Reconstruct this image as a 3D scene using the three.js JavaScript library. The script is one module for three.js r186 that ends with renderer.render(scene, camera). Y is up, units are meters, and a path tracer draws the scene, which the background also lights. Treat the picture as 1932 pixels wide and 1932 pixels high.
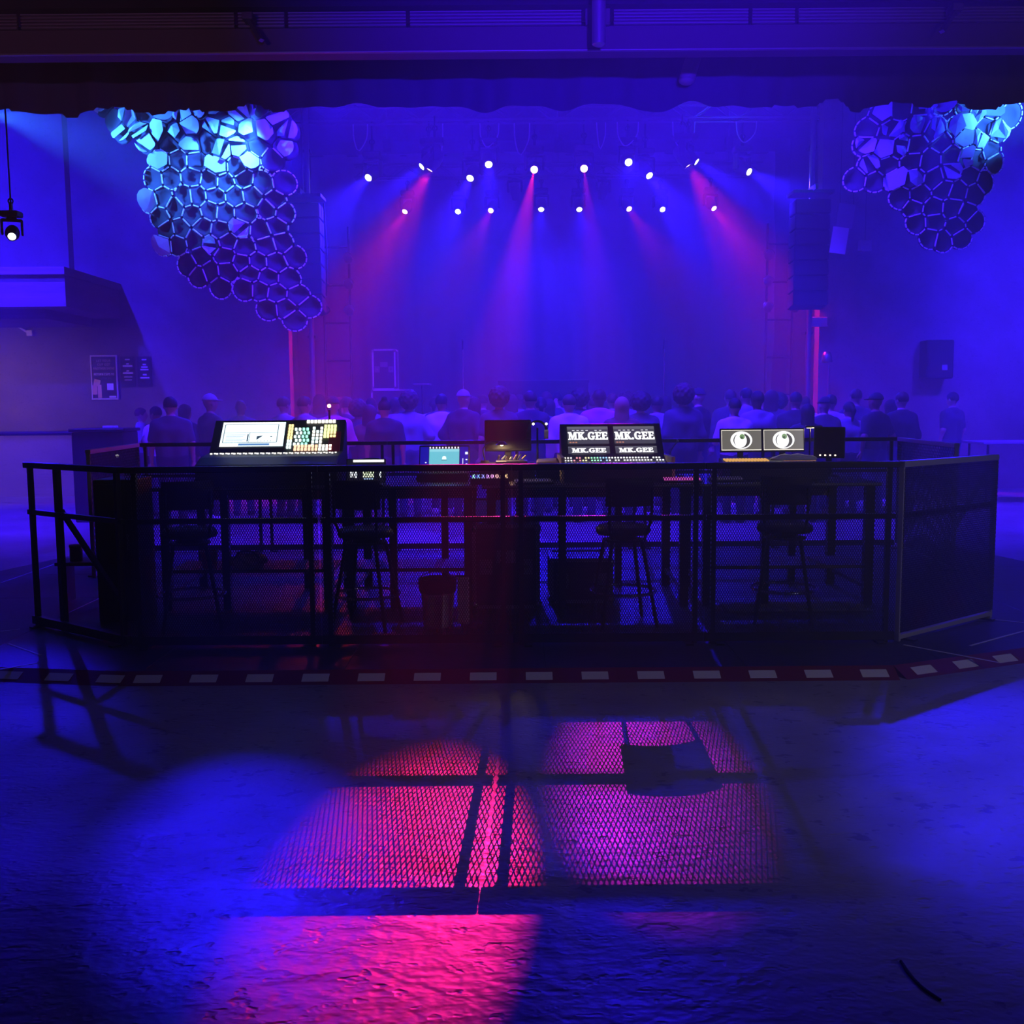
import * as THREE from 'three';
import { mergeGeometries, mergeVertices } from 'three/addons/utils/BufferGeometryUtils.js';
import { RoundedBoxGeometry } from 'three/addons/geometries/RoundedBoxGeometry.js';
import { RectAreaLightUniformsLib } from 'three/addons/lights/RectAreaLightUniformsLib.js';

// ---------------------------------------------------------------- camera, haze, exposure
RectAreaLightUniformsLib.init();
const scene = new THREE.Scene();
scene.background = new THREE.Color(0, 0, 0);
const renderer = new THREE.WebGLRenderer();
renderer.toneMapping = THREE.LinearToneMapping;
renderer.toneMappingExposure = 1.0;
renderer.shadowMap.enabled = true;
const camera = new THREE.PerspectiveCamera(53.02, 1, 0.05, 80);
camera.position.set(0, 1.65, 0);
camera.rotation.order = 'YXZ';
camera.rotation.set(THREE.MathUtils.degToRad(-6), 0, THREE.MathUtils.degToRad(-0.45));
scene.fog = new THREE.FogExp2(new THREE.Color(1, 1, 1), 0.028);      // theatrical smoke: a real scattering medium, drawn as a volume that shows only where the lamps' beams light it

const BLUE = [0.016, 0.0055, 1], VIOLET = [0.035, 0.0055, 1], RED = [1, 0.012, 0.17], CYAN = [0.03, 0.17, 1], MAGENTA = [0.8, 0.012, 0.75];
// brightness of the house's lamps, in candela
const LEVEL = { stageBlue: 780, stageRed: 220, floorRed: 2600, upstageBlue: 340, upstageRed: 240, backdrop: 50, houseBlue: 860, feature: 260, clusterBlue: 70, floorBlue: 330, wallBlue: 1000, audience: 150, rearViolet: 1700, rearDim: 90, warm: 36, neutral: 18 };

// ---------------------------------------------------------------- helpers
const V = (x, y, z) => new THREE.Vector3(x, y, z);
function rng(seed) { let s = seed | 0; return () => { s = (s + 0x6d2b79f5) | 0; let t = Math.imul(s ^ (s >>> 15), 1 | s); t = (t + Math.imul(t ^ (t >>> 7), 61 | t)) ^ t; return ((t ^ (t >>> 14)) >>> 0) / 4294967296; }; }
const taken = new Map();
function numbered(n) { const k = taken.get(n) ?? 0; taken.set(n, k + 1); return k ? n + '_' + String(k).padStart(3, '0') : n; }
function lit(m) { m.castShadow = true; m.receiveShadow = true; return m; }
const merge = (g) => (g.length === 1 ? g[0] : mergeGeometries(g.map((x) => (x.index ? x.toNonIndexed() : x)), false));
function obj(name, geos, mat, parent = scene) {
  const m = lit(new THREE.Mesh(Array.isArray(geos) ? merge(geos) : geos, mat));
  m.name = parent === scene ? numbered(name) : name;
  parent.add(m); return m;
}
function tag(o, label, category, group, kind) {
  if (label) o.userData.label = label;
  if (category) o.userData.category = category;
  if (group) o.userData.group = group;
  if (kind) o.userData.kind = kind;
  return o;
}
function thing(name, label, category, [x, y, z] = [0, 0, 0], turn = 0, group) {
  const o = new THREE.Group(); o.name = numbered(name); o.position.set(x, y, z); o.rotation.y = turn; scene.add(o);
  return tag(o, label, category, group);
}
function struct(name, geos, mat) { return tag(obj(name, geos, mat), null, null, null, 'structure'); }
const at = (g, x = 0, y = 0, z = 0, rx = 0, ry = 0, rz = 0) => {
  if (rx) g.rotateX(rx); if (ry) g.rotateY(ry); if (rz) g.rotateZ(rz); g.translate(x, y, z); return g;
};
const box = (w, h, d, x, y, z, rx, ry, rz) => at(new THREE.BoxGeometry(w, h, d), x, y, z, rx, ry, rz);
const rbox = (w, h, d, r, x, y, z, rx, ry, rz) => at(new RoundedBoxGeometry(w, h, d, 2, Math.min(r, w / 2.01, h / 2.01, d / 2.01)), x, y, z, rx, ry, rz);
const cyl = (r0, r1, h, n, x, y, z, rx, ry, rz) => at(new THREE.CylinderGeometry(r0, r1, h, n), x, y, z, rx, ry, rz);
const sph = (r, x, y, z, sx = 1, sy = 1, sz = 1, n = 14) => { const g = new THREE.SphereGeometry(r, n, Math.max(6, n * 0.7 | 0)); g.scale(sx, sy, sz); return at(g, x, y, z); };
const tor = (R, r, x, y, z, rx = Math.PI / 2, n = 28, arc = Math.PI * 2) => at(new THREE.TorusGeometry(R, r, 8, n, arc), x, y, z, rx);
function rod(a, b, r, n = 8, r2 = r) {
  const d = b.clone().sub(a), g = new THREE.CylinderGeometry(r2, r, d.length(), n);
  g.applyQuaternion(new THREE.Quaternion().setFromUnitVectors(V(0, 1, 0), d.clone().normalize()));
  const c = a.clone().add(b).multiplyScalar(0.5); g.translate(c.x, c.y, c.z); return g;
}
function bar(a, b, w, h) {
  const d = b.clone().sub(a), g = new THREE.BoxGeometry(w, h, d.length());
  g.applyMatrix4(new THREE.Matrix4().lookAt(b, a, V(0, 1, 0.001))); 
  const c = a.clone().add(b).multiplyScalar(0.5); g.translate(c.x, c.y, c.z); return g;
}
const tube = (pts, r, n = 24, k = 6) => new THREE.TubeGeometry(new THREE.CatmullRomCurve3(pts.map((p) => (p.isVector3 ? p : V(...p)))), n, r, k);
const lathe = (pts, n = 24) => new THREE.LatheGeometry(pts.map(([x, y]) => new THREE.Vector2(x, y)), n);
const lin = (c) => new THREE.Color().setRGB(...c);
const std = (c, roughness = 0.7, metalness = 0, extra = {}) => new THREE.MeshStandardMaterial({ color: Array.isArray(c) ? lin(c) : new THREE.Color(c), roughness, metalness, ...extra });
const glow = (c, k, extra = {}) => new THREE.MeshStandardMaterial({ color: 0x050505, roughness: 0.5, emissive: lin(c), emissiveIntensity: k, ...extra });
function canvasTex(w, h, draw) {
  const c = document.createElement('canvas'); c.width = w; c.height = h; draw(c.getContext('2d'), w, h);
  const t = new THREE.CanvasTexture(c); t.colorSpace = THREE.SRGBColorSpace; return t;
}
const screenMat = (tex, k) => new THREE.MeshStandardMaterial({ color: 0x030303, roughness: 0.25, emissive: 0xffffff, emissiveMap: tex, emissiveIntensity: k });
function spot(from, to, color, power, angle, penumbra = 0.6, size = 1) {
  const s = new THREE.SpotLight(lin(color), power, 0, angle, penumbra, 2); s.name = 'spot'; s.position.copy(from); s.target.position.copy(to);
  s.castShadow = true; s.shadow.radius = size; s.shadow.camera.near = 0.1; s.shadow.camera.far = 45; scene.add(s, s.target); return s;
}
function panelLight(w, h, pos, look, color, k) { const l = new THREE.RectAreaLight(lin(color), k, w, h); l.name = 'screen'; l.position.copy(pos); l.lookAt(look); scene.add(l); }

// tiling value noise
function noiseTile(n, seed, octaves, base, gain = 0.5, stretch = 1) {
  const r = rng(seed), out = new Float32Array(n * n); let amp = 1, sum = 0;
  for (let o = 0; o < octaves; o++) {
    const fy = base << o, fx = Math.max(1, Math.round((base << o) / stretch)), grid = Float32Array.from({ length: fx * fy }, r);
    for (let y = 0; y < n; y++) for (let x = 0; x < n; x++) {
      const u = (x / n) * fx, v = (y / n) * fy, x0 = u | 0, y0 = v | 0, a = u - x0, b = v - y0, s = a * a * (3 - 2 * a), t = b * b * (3 - 2 * b), x1 = (x0 + 1) % fx, y1 = (y0 + 1) % fy;
      out[y * n + x] += amp * ((grid[y0 * fx + x0] * (1 - s) + grid[y0 * fx + x1] * s) * (1 - t) + (grid[y1 * fx + x0] * (1 - s) + grid[y1 * fx + x1] * s) * t);
    }
    sum += amp; amp *= gain;
  }
  for (let i = 0; i < out.length; i++) out[i] /= sum;
  return out;
}
function dataTex(n, f, srgb) {
  const d = new Uint8Array(n * n * 4);
  for (let i = 0; i < n * n; i++) { const c = f(i); for (let k = 0; k < 3; k++) d[i * 4 + k] = Math.max(0, Math.min(255, (Array.isArray(c) ? c[k] : c) * 255)); d[i * 4 + 3] = 255; }
  const t = new THREE.DataTexture(d, n, n); t.wrapS = t.wrapT = THREE.RepeatWrapping; t.magFilter = THREE.LinearFilter; t.minFilter = THREE.LinearFilter; t.needsUpdate = true;
  if (srgb) t.colorSpace = THREE.SRGBColorSpace; return t;
}
function uvMetres(g, k = 1) {   // box-projected uv in metres
  const p = g.attributes.position, n = g.attributes.normal, uv = new Float32Array(p.count * 2);
  for (let i = 0; i < p.count; i++) {
    const a = Math.abs(n.getX(i)), b = Math.abs(n.getY(i)), c = Math.abs(n.getZ(i));
    const [u, v] = b >= a && b >= c ? [p.getX(i), p.getZ(i)] : a >= c ? [p.getZ(i), p.getY(i)] : [p.getX(i), p.getY(i)];
    uv[i * 2] = u * k; uv[i * 2 + 1] = v * k;
  }
  g.setAttribute('uv', new THREE.BufferAttribute(uv, 2)); return g;
}

// ---------------------------------------------------------------- materials
const N = 1024, nA = noiseTile(N, 11, 6, 8, 0.62), nB = noiseTile(N, 23, 5, 24, 0.6, 2.2), nC = noiseTile(N, 31, 4, 3, 0.5), nD = noiseTile(N, 47, 3, 90, 0.6, 1.5);
const floorBump = dataTex(N, (i) => { const ridge = 1 - Math.abs(2 * nB[i] - 1); const pit = Math.max(0, nD[i] - 0.66) * 2.2; return 0.25 * nA[i] + 0.42 * Math.pow(ridge, 2) * (0.15 + 1.1 * Math.max(0, nC[i] - 0.25)) + 0.22 * nD[i] - pit * 0.5; });
const floorRough = dataTex(N, (i) => 0.30 + 0.42 * nC[i] * (0.5 + nA[i]));
const floorColor = dataTex(N, (i) => { const k = 0.48 + 0.16 * (nA[i] - 0.5) + 0.16 * (nC[i] - 0.5) - (nD[i] > 0.74 ? 0.12 : 0); return [k * 1.02, k, k * 0.98]; }, true);
const tile = (t, s) => { const c = t.clone(); c.repeat.set(s, s); c.needsUpdate = true; return c; };
const M = {
  floor: new THREE.MeshStandardMaterial({ map: tile(floorColor, 0.25), bumpMap: tile(floorBump, 0.3), bumpScale: 0.016, roughnessMap: tile(floorRough, 0.21), roughness: 1 }),
  hall: new THREE.MeshStandardMaterial({ map: tile(floorColor, 0.4), roughness: 0.9, bumpMap: tile(floorBump, 0.5), bumpScale: 0.006, color: lin([0.75, 0.68, 0.66]) }),
  dark: std([0.012, 0.012, 0.014], 0.9), deck: new THREE.MeshStandardMaterial({ color: lin([0.03, 0.03, 0.034]), roughness: 0.5, bumpMap: tile(floorBump, 0.8), bumpScale: 0.004 }),
  black: std([0.016, 0.016, 0.018], 0.48), steel: std([0.022, 0.022, 0.026], 0.36, 0.4), plastic: std([0.02, 0.02, 0.022], 0.55), metal: std([0.32, 0.32, 0.33], 0.32, 1), chrome: std([0.6, 0.6, 0.62], 0.18, 1),
  galv: std([0.26, 0.26, 0.27], 0.42, 0.9), mesh: std([0.03, 0.03, 0.034], 0.42, 0.6), cloth: std([0.02, 0.02, 0.024], 0.95), beam: std([0.10, 0.075, 0.075], 0.6, 0.2), rib: std([0.30, 0.27, 0.27], 0.42, 0.5),
  wood: std([0.20, 0.14, 0.10], 0.6), grey: std([0.25, 0.25, 0.27], 0.6), tapeWhite: std([0.55, 0.54, 0.52], 0.55), tapeRed: std([0.14, 0.016, 0.022], 0.5),
  pale: std([0.72, 0.72, 0.70], 0.6), cell: std([0.045, 0.045, 0.055], 0.8, 0, { side: THREE.DoubleSide }), panel: std([0.52, 0.62, 0.64], 0.55, 0, { side: THREE.DoubleSide }), tie: std([0.8, 0.74, 0.8], 0.5),
  drape: std([0.30, 0.30, 0.32], 0.92, 0, { side: THREE.DoubleSide }), speaker: std([0.012, 0.012, 0.014], 0.9), grille: std([0.018, 0.018, 0.02], 0.85), rubber: std([0.015, 0.015, 0.015], 0.85),
  frame: std([0.34, 0.34, 0.36], 0.45, 0.2), redPlastic: std([0.55, 0.05, 0.06], 0.4), white: std([0.7, 0.7, 0.7], 0.5), paper: std([0.75, 0.7, 0.6], 0.8), seat: std([0.03, 0.028, 0.03], 0.5), tan: std([0.45, 0.30, 0.22], 0.7),
};

// ================================================================ THE HALL
struct('floor', uvMetres(box(28, 0.3, 36, 0, -0.15, -12)), M.floor);
struct('ceiling', box(28, 0.3, 36, 0, 9.15, -12), M.dark);
struct('wall_left', uvMetres(box(0.3, 9.3, 36, -13.85, 4.5, -12)), M.hall);
struct('wall_right', uvMetres(box(0.3, 9.3, 36, 13.85, 4.5, -12)), M.hall);
struct('wall_rear', uvMetres(box(28, 9.3, 0.3, 0, 4.5, 5.85)), M.hall);
struct('wall_stage_left', uvMetres(box(9.6, 9, 0.3, -8.9, 4.5, -19.35)), M.hall);        // either side of the stage opening
struct('wall_stage_right', uvMetres(box(8.0, 9, 0.3, 9.7, 4.5, -19.35)), M.hall);
struct('wall_upstage', box(28, 9, 0.3, 0, 4.5, -29.85), M.dark);
struct('wall_wing_left', box(0.2, 9, 10.2, -6.2, 4.5, -24.6), M.dark);
struct('wall_wing_right', box(0.2, 9, 10.2, 8.0, 4.5, -24.6), M.dark);
struct('baseboard_stage_left', box(9.6, 0.42, 0.08, -8.9, 0.21, -19.16), M.hall);
struct('trim_pilaster', uvMetres(box(0.42, 5.3, 0.25, -8.2, 6.4, -19.1)), M.hall);
struct('stage_floor', box(13.8, 1.2, 10, 0.9, 0.6, -24.6), M.black);
struct('balcony_soffit', [box(6.6, 0.5, 2.4, -10.5, 3.53, -18.1), box(6.7, 0.12, 2.55, -10.5, 3.84, -18.05), box(6.0, 0.16, 1.9, -10.7, 3.2, -18.2)], M.hall);
{ // fire-rated conduit with junction box under the balcony
  const c = thing('wall_conduit', 'pale conduit ending in a square box on the left wall', 'conduit', [-8.85, 3.02, -19.15]);
  obj('pipe', tube([[-2.2, 0.17, 0], [-0.5, 0.165, 0], [-0.28, 0.15, 0], [-0.02, 0, 0]], 0.022), M.pale, c);
  obj('junction_box', rbox(0.11, 0.11, 0.07, 0.01, 0, 0, 0), M.pale, c);
}
// wall notices
{
  const tex = canvasTex(256, 420, (g, w, h) => {
    g.fillStyle = '#221c28'; g.fillRect(0, 0, w, h); g.strokeStyle = '#cfcad6'; g.lineWidth = 9; g.strokeRect(5, 5, w - 10, h - 10);
    g.fillStyle = '#b9a58f'; g.textAlign = 'center'; g.font = 'bold 31px sans-serif'; g.fillText('LET YOUR', 128, 60, 200); g.fillText('CUP GET', 128, 96, 200); g.fillText('ANOTHER SHOW', 128, 134, 210);
    g.fillStyle = '#ece6f5'; g.font = 'bold 30px sans-serif'; g.fillText('RETURN CUPS TO', 128, 190, 200);
    g.fillStyle = '#8c7a78'; g.font = '22px sans-serif'; g.fillText('THE BIN', 160, 226, 150);
    g.save(); g.fillStyle = '#d9b49a'; g.translate(52, 300); g.rotate(0.25); g.fillRect(-38, -70, 62, 62); g.restore();
    g.fillStyle = '#d9a58c'; g.fillRect(10, 285, 44, 90); g.fillStyle = '#e0b39c'; g.fillRect(60, 280, 38, 128);
    g.fillStyle = '#dcd6ee'; g.fillRect(152, 268, 64, 64); g.fillRect(170, 388, 66, 18);
  });
  const p = thing('wall_poster', 'framed cup return poster with white border on the left wall', 'poster', [-7.53, 2.2, -19.18]);
  obj('poster_frame', rbox(0.5, 0.82, 0.03, 0.008, 0, 0, 0), M.white, p);
  const f = obj('poster_sheet', new THREE.PlaneGeometry(0.485, 0.8), new THREE.MeshStandardMaterial({ map: tex, roughness: 0.4 }), p); f.position.z = 0.017;
  const sign = (name, x, label, lines) => {
    const t = canvasTex(128, 280, (g) => { g.fillStyle = '#16131f'; g.fillRect(0, 0, 128, 280); g.fillStyle = '#d8d2ea'; for (const [y, w, h] of lines) g.fillRect(64 - w / 2, y, w, h); });
    const s = thing(name, label, 'sign', [x, 2.3, -19.18]);
    obj('sign_board', box(0.26, 0.56, 0.012, 0, 0, 0), M.black, s);
    const q = obj('sign_print', new THREE.PlaneGeometry(0.25, 0.55), new THREE.MeshStandardMaterial({ map: t, roughness: 0.5 }), s); q.position.z = 0.0075;
  };
  sign('wall_notice', -7.09, 'dark notice with two short headings and small lines, beside the poster', [[20, 44, 12], [60, 26, 12], [78, 92, 16], [126, 26, 12], [144, 96, 16], [184, 80, 8], [212, 70, 8]]);
  sign('wall_notice', -6.78, 'dark notice with one stacked text block, farther from the poster', [[22, 46, 12], [66, 30, 14], [90, 60, 14], [114, 78, 14], [160, 36, 16], [188, 86, 16]]);
}

// ================================================================ OVERHEAD: beam, valance, ducts
{
  const b = thing('steel_beam', 'long dark overhead beam with ribbed fascia and thin bright lower lip', 'beam', [0, 4.6, -9]);
  obj('web', box(24, 0.21, 0.16, 0, 0.105, -0.1), M.beam, b);
  obj('lower_flange', rbox(24, 0.014, 0.04, 0.005, 0, 0.006, 0), M.rib, b);
  obj('upper_deck', box(24, 0.2, 0.4, 0, 0.44, -0.1), M.dark, b);
  const cuts = [-9, -6, -4.1, -2.28, -1.86, -0.84, 0.63, 0.87, 2.03, 2.42, 5, 8.5];
  for (let i = 0; i + 1 < cuts.length; i++) {
    const w = cuts[i + 1] - cuts[i] - 0.035, x = (cuts[i] + cuts[i + 1]) / 2;
    if (w < 0.25) { obj('cover_plate', box(w, 0.13, 0.05, x, 0.27, 0), M.beam, b); continue; }
    const f = obj('fascia', box(w, 0.125, 0.02, x, 0.272, -0.01), M.beam, b);
    for (let k = 0; k < 5; k++) obj('rib', box(w, 0.009, 0.022, x, 0.217 + k * 0.026, 0.01), M.rib, f);
  }
}
{
  for (const [x0, y0, x1, y1, label] of [[-2.151, 4.793, -2.037, 4.65, 'short slanted bracket hanging off the beam, left of the duct stub'], [3.708, 4.818, 3.577, 4.677, 'short slanted bracket hanging off the beam, at its right half']]) {
    const t = thing('hanger_bracket', label, 'bracket', [x0, y0 + 0.05, -8.88]);
    obj('strut', bar(V(0, 0, 0), V(x1 - x0, y1 - y0 - 0.05, 0.05), 0.05, 0.03), M.galv, t);
    obj('clamp', rbox(0.09, 0.06, 0.16, 0.01, 0, 0.01, -0.03), M.beam, t);
  }
  const d = thing('duct_stub', 'vertical round duct stub crossing in front of the beam', 'duct', [0.728, 4.5, -8.6]);
  obj('duct_pipe', cyl(0.055, 0.055, 4.5, 20, 0, 2.27, 0), M.rib, d);
  obj('duct_end', sph(0.056, 0, 0.03, 0, 1, 0.5, 1), M.rib, d);
  const e = thing('slanted_pipe', 'slanted pipe hanging in front of the black valance', 'pipe', [1.72, 4.72, -10.3]);
  obj('pipe', rod(V(0, 0.03, 0), V(0.18, 0.62, 0), 0.075, 18), M.grey, e);
  obj('hanger_rod', cyl(0.012, 0.012, 3.5, 6, 0.18, 2.45, 0), M.steel, e); obj('pipe_cap', sph(0.078, 0, 0.03, 0, 1, 0.6, 1), M.grey, e);
}
{ // black masking cloth with an uneven lower hem
  const W = 26, H = 2.2, g = new THREE.PlaneGeometry(W, H, 900, 14), p = g.attributes.position, r = rng(5);
  const hem = []; for (let i = 0; i < 90; i++) hem.push(r());
  const hemAt = (x) => { const u = Math.max(0, Math.min(88, ((x / W + 0.5) * 88 + 880) % 88)), i = Math.min(88, u | 0), f = u - i; const s = f * f * (3 - 2 * f); return hem[i] * (1 - s) + hem[i + 1] * s; };
  for (let i = 0; i < p.count; i++) {
    const x = p.getX(i), y = p.getY(i), low = (H / 2 - y) / H;
    const step = Math.abs(x) > 2.2 ? Math.round(hemAt(x * 1.3) * 3) / 3 : hemAt(x);
    p.setY(i, y + low * (0.02 + 0.10 * step));
    p.setZ(i, 0.05 * Math.sin(x * 7 + 2 * Math.sin(x * 1.7)) + 0.03 * Math.sin(x * 17 + low * 2));
  }
  g.computeVertexNormals();
  const v = thing('masking_valance', 'wide dark blue masking cloth with uneven hem hung below the beam', 'valance', [0, 4.49, -10.5]);
  const c = obj('valance_cloth', g, std([0.07, 0.06, 0.16], 0.95, 0, { side: THREE.DoubleSide }), v); c.position.y = H / 2;
  obj('hanging_pipe', cyl(0.03, 0.03, 26, 10, 0, H - 0.02, -0.12, 0, 0, Math.PI / 2), M.steel, v);
}

// ================================================================ THE STAGE
{ // backdrop: gathered cloth pulled into diagonal swags
  const W = 12.6, H = 7.2, g = new THREE.PlaneGeometry(W, H, 260, 140), p = g.attributes.position;
  for (let i = 0; i < p.count; i++) {
    const x = p.getX(i), y = p.getY(i) + H / 2, dx = x + 0.3, dy = 6.6 - y;
    const a = Math.atan2(dx, dy + 0.4), r = Math.hypot(dx, dy);
    const swag = Math.sin(a * 21 + Math.sin(r * 1.1) * 0.8) * 0.10 * Math.min(1, r / 3);
    const hang = Math.sin(x * 5.2 + Math.sin(y * 0.8) * 0.7) * 0.05 + Math.sin(x * 13 + y * 0.4) * 0.02;
    p.setZ(i, swag * 0.8 + hang + 0.12 * Math.sin(a * 6.3 + 1));
  }
  g.computeVertexNormals();
  const b = thing('backdrop_curtain', 'tall gathered cloth backdrop closing the rear of the stage', 'curtain', [0.9, 1.2, -28.6]);
  const c = obj('backdrop_cloth', g, M.drape, b); c.position.y = H / 2;
  obj('curtain_pipe', cyl(0.03, 0.03, 12.8, 10, 0, H - 0.02, -0.1, 0, 0, Math.PI / 2), M.steel, b);
}
function truss(z, y, x0, x1, label) {
  const t = thing('lighting_truss', label, 'truss', [(x0 + x1) / 2, y, z]), L = x1 - x0, s = 0.15;
  for (const [dy, dz] of [[s, s], [s, -s], [-s, s], [-s, -s]]) obj('chord', cyl(0.026, 0.026, L, 8, 0, dy, dz, 0, 0, Math.PI / 2), M.galv, t);
  for (const f of [-1, 1]) {
    const g = []; const n = Math.round(L / 0.42);
    for (let k = 0; k < n; k++) { const a = -L / 2 + (k * L) / n, b = a + L / n, u = k % 2 ? s : -s; g.push(rod(V(a, u, f * s), V(b, -u, f * s), 0.011, 5), rod(V(a, f * s, u), V(b, f * s, -u), 0.011, 5)); }
    obj('web_bracing', g, M.galv, t);
  }
  for (const x of [-L / 2 + 0.8, 0, L / 2 - 0.8]) {
    const h = obj('chain_hoist', [rbox(0.2, 0.34, 0.18, 0.03, x, 0.62, 0)], M.black, t);
    obj('chain', [cyl(0.012, 0.012, 9 - y - 0.2, 6, x, (9 - y) / 2 + 0.09, 0)], M.galv, h);
  }
}
truss(-20, 7.1, -4.2, 6.0, 'front lighting truss over the stage edge, carrying two rows of lamps');
truss(-26, 7.35, -3.8, 6.2, 'upstage lighting truss with one straight row of lamps');

// moving-head lamp: clamp and base fixed, yoke turns, head tilts, lens glows
const MH = {
  clamp: merge([box(0.05, 0.16, 0.06, 0, 0.13, 0), tor(0.045, 0.014, 0, 0.24, 0, 0, 16)]),
  base: merge([rbox(0.34, 0.11, 0.26, 0.03, 0, 0, 0), cyl(0.08, 0.1, 0.05, 20, 0, -0.075, 0)]),
  yoke: merge([rbox(0.36, 0.045, 0.13, 0.02, 0, -0.11, 0), rbox(0.04, 0.28, 0.13, 0.018, -0.17, -0.24, 0), rbox(0.04, 0.28, 0.13, 0.018, 0.17, -0.24, 0)]),
  head: at(lathe([[0, -0.2], [0.07, -0.195], [0.11, -0.15], [0.125, -0.05], [0.125, 0.06], [0.1, 0.13], [0.09, 0.2], [0.085, 0.225], [0.07, 0.225], [0.07, 0.2], [0, 0.2]], 26), 0, 0, 0, -Math.PI / 2),
  lens: at(lathe([[0, 0.006], [0.05, 0.004], [0.068, 0]], 26), 0, 0, 0, -Math.PI / 2),
};
const lensMats = new Map();
function lensMat(c, k) { const key = c + '' + k; if (!lensMats.has(key)) lensMats.set(key, glow(c, k)); return lensMats.get(key); }
function movingHead(lens, dir, lensColor, lensK, label, group, scale = 1, hang = 0) {
  const d = dir.clone().normalize(), pivot = lens.clone().addScaledVector(d, -0.205 * scale), top = pivot.clone(); top.y += 0.34 * scale;
  const t = thing('moving_head_lamp', label, 'stage light', top.toArray(), 0, group); t.scale.setScalar(scale);
  if (hang) { const l = (hang - top.y) / scale; obj('drop_bar', cyl(0.016, 0.016, l - 0.2, 8, 0, 0.2 + (l - 0.2) / 2, 0), M.steel, t); }
  obj('clamp', MH.clamp, M.steel, t); obj('base', MH.base, M.plastic, t);
  const yk = obj('yoke', MH.yoke, M.plastic, t); yk.rotation.y = Math.atan2(-d.x, -d.z);
  const h = obj('head', MH.head, M.plastic, t); h.position.y = -0.34;
  h.quaternion.setFromUnitVectors(V(0, 0, -1), d);
  const l = obj('lens', MH.lens, lensMat(lensColor, lensK), h); l.position.z = -0.203;
  return t;
}
const WHITEBLUE = [0.75, 0.8, 1], HOTRED = [1, 0.5, 0.55];
// [x, y, z, colour, aim x, aim y, aim z, half angle, candela, label]
const lamps = [
  [-2.67, 5.938, -20, 'b', -5.2, 1.2, -13, 0.30, LEVEL.stageBlue, 'lit white lamp at the far left of the front truss, hung lowest'],
  [-1.653, 6.135, -20, 'b', -6.0, 2.0, -17, 0.26, LEVEL.stageBlue, 'lit white lamp close to the left red lamp of the front truss'],
  [-0.389, 6.164, -20, 'b', -0.2, 1.0, -13, 0.24, LEVEL.stageBlue * 0.8, 'lit white lamp left of centre, higher of the two between red lamps'],
  [-0.75, 5.956, -20.2, 'b', -2.4, 1.0, -14, 0.26, LEVEL.stageBlue, 'lit white lamp left of centre, lower of the two between red lamps'],
  [2.257, 6.183, -20, 'b', 2.2, 0.6, -8, 0.30, LEVEL.stageBlue * 0.4, 'lit white lamp right of the centre red pair, higher one'],
  [2.676, 5.979, -20.2, 'b', 5.4, 0.5, -14, 0.30, LEVEL.stageBlue, 'lit white lamp with a pale beam right of the centre red pair, lower one'],
  [3.54, 6.183, -20, 'b', 8.0, 2.5, -17.6, 0.26, LEVEL.stageBlue, 'lit white lamp touching the right red lamp of the front truss'],
  [4.536, 5.99, -20, 'b', 9.2, 1.2, -13, 0.30, LEVEL.stageBlue * 1.2, 'lit white lamp with a pale beam at the far right of the front truss'],
  [-1.489, 6.031, -19.8, 'r', -3.2, 3.0, -19.4, 0.42, LEVEL.stageRed, 'red lamp with a pink flare at the left of the front truss'],
  [0.472, 6.06, -20, 'R', -0.42, 0, -3.55, 0.031, LEVEL.floorRed * 1.3, 'red lamp left of the centre pair on the front truss'],
  [1.415, 6.072, -20, 'M', 0.62, 0, -4.5, 0.032, LEVEL.floorRed * 0.4, 'red lamp right of the centre pair on the front truss'],
  [3.347, 6.071, -19.8, 'r', 5.2, 3.0, -19.4, 0.42, LEVEL.stageRed, 'red lamp with a pink flare at the right of the front truss'],
  [-2.586, 6.402, -26, 'r', -4.6, 1.5, -20.5, 0.24, LEVEL.upstageRed, 'outermost red lamp at the left end of the upstage truss'],
  [-0.465, 6.412, -26, 'r', -2.2, 1.5, -19, 0.22, LEVEL.upstageRed * 0.6, 'inner red lamp on the left half of the upstage truss'],
  [2.952, 6.424, -26, 'r', 4.6, 1.5, -19, 0.22, LEVEL.upstageRed * 0.6, 'inner red lamp on the right half of the upstage truss'],
  [5.047, 6.421, -26, 'r', 7.2, 1.5, -20.5, 0.24, LEVEL.upstageRed, 'outermost red lamp at the right end of the upstage truss'],
  [-1.277, 6.392, -26, 'b', -2.4, 1.2, -18, 0.26, LEVEL.upstageBlue, 'white lamp between the two left red lamps of the upstage truss'],
  [0.779, 6.428, -26, 'b', 0.3, 1.2, -20, 0.40, LEVEL.upstageBlue * 0.7, 'left of the two central white lamps on the upstage truss'],
  [1.721, 6.421, -26, 'b', 2.0, 1.2, -20, 0.40, LEVEL.upstageBlue * 0.7, 'right of the two central white lamps on the upstage truss'],
  [3.777, 6.405, -26, 'b', 5.2, 1.2, -18, 0.26, LEVEL.upstageBlue, 'white lamp between the two right red lamps of the upstage truss'],
];
for (const [x, y, z, c, ax, ay, az, ang, cd, label] of lamps) {
  const lens = V(x, y, z), aim = V(ax, ay, az), dir = aim.clone().sub(lens).normalize();
  movingHead(lens, dir, c === 'b' ? WHITEBLUE : HOTRED, c === 'b' ? 14 : 10, label, z > -23 ? 'lamps on the front truss' : 'lamps on the upstage truss', 1, z > -23 ? 7.0 : 7.25);
  spot(lens.clone().addScaledVector(dir, 0.03), aim, c === 'b' ? BLUE : c === 'M' ? MAGENTA : RED, cd, ang, c === 'R' || c === 'M' ? 1 : 0.8, c === 'R' || c === 'M' ? 0.3 : 3);
}
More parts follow.
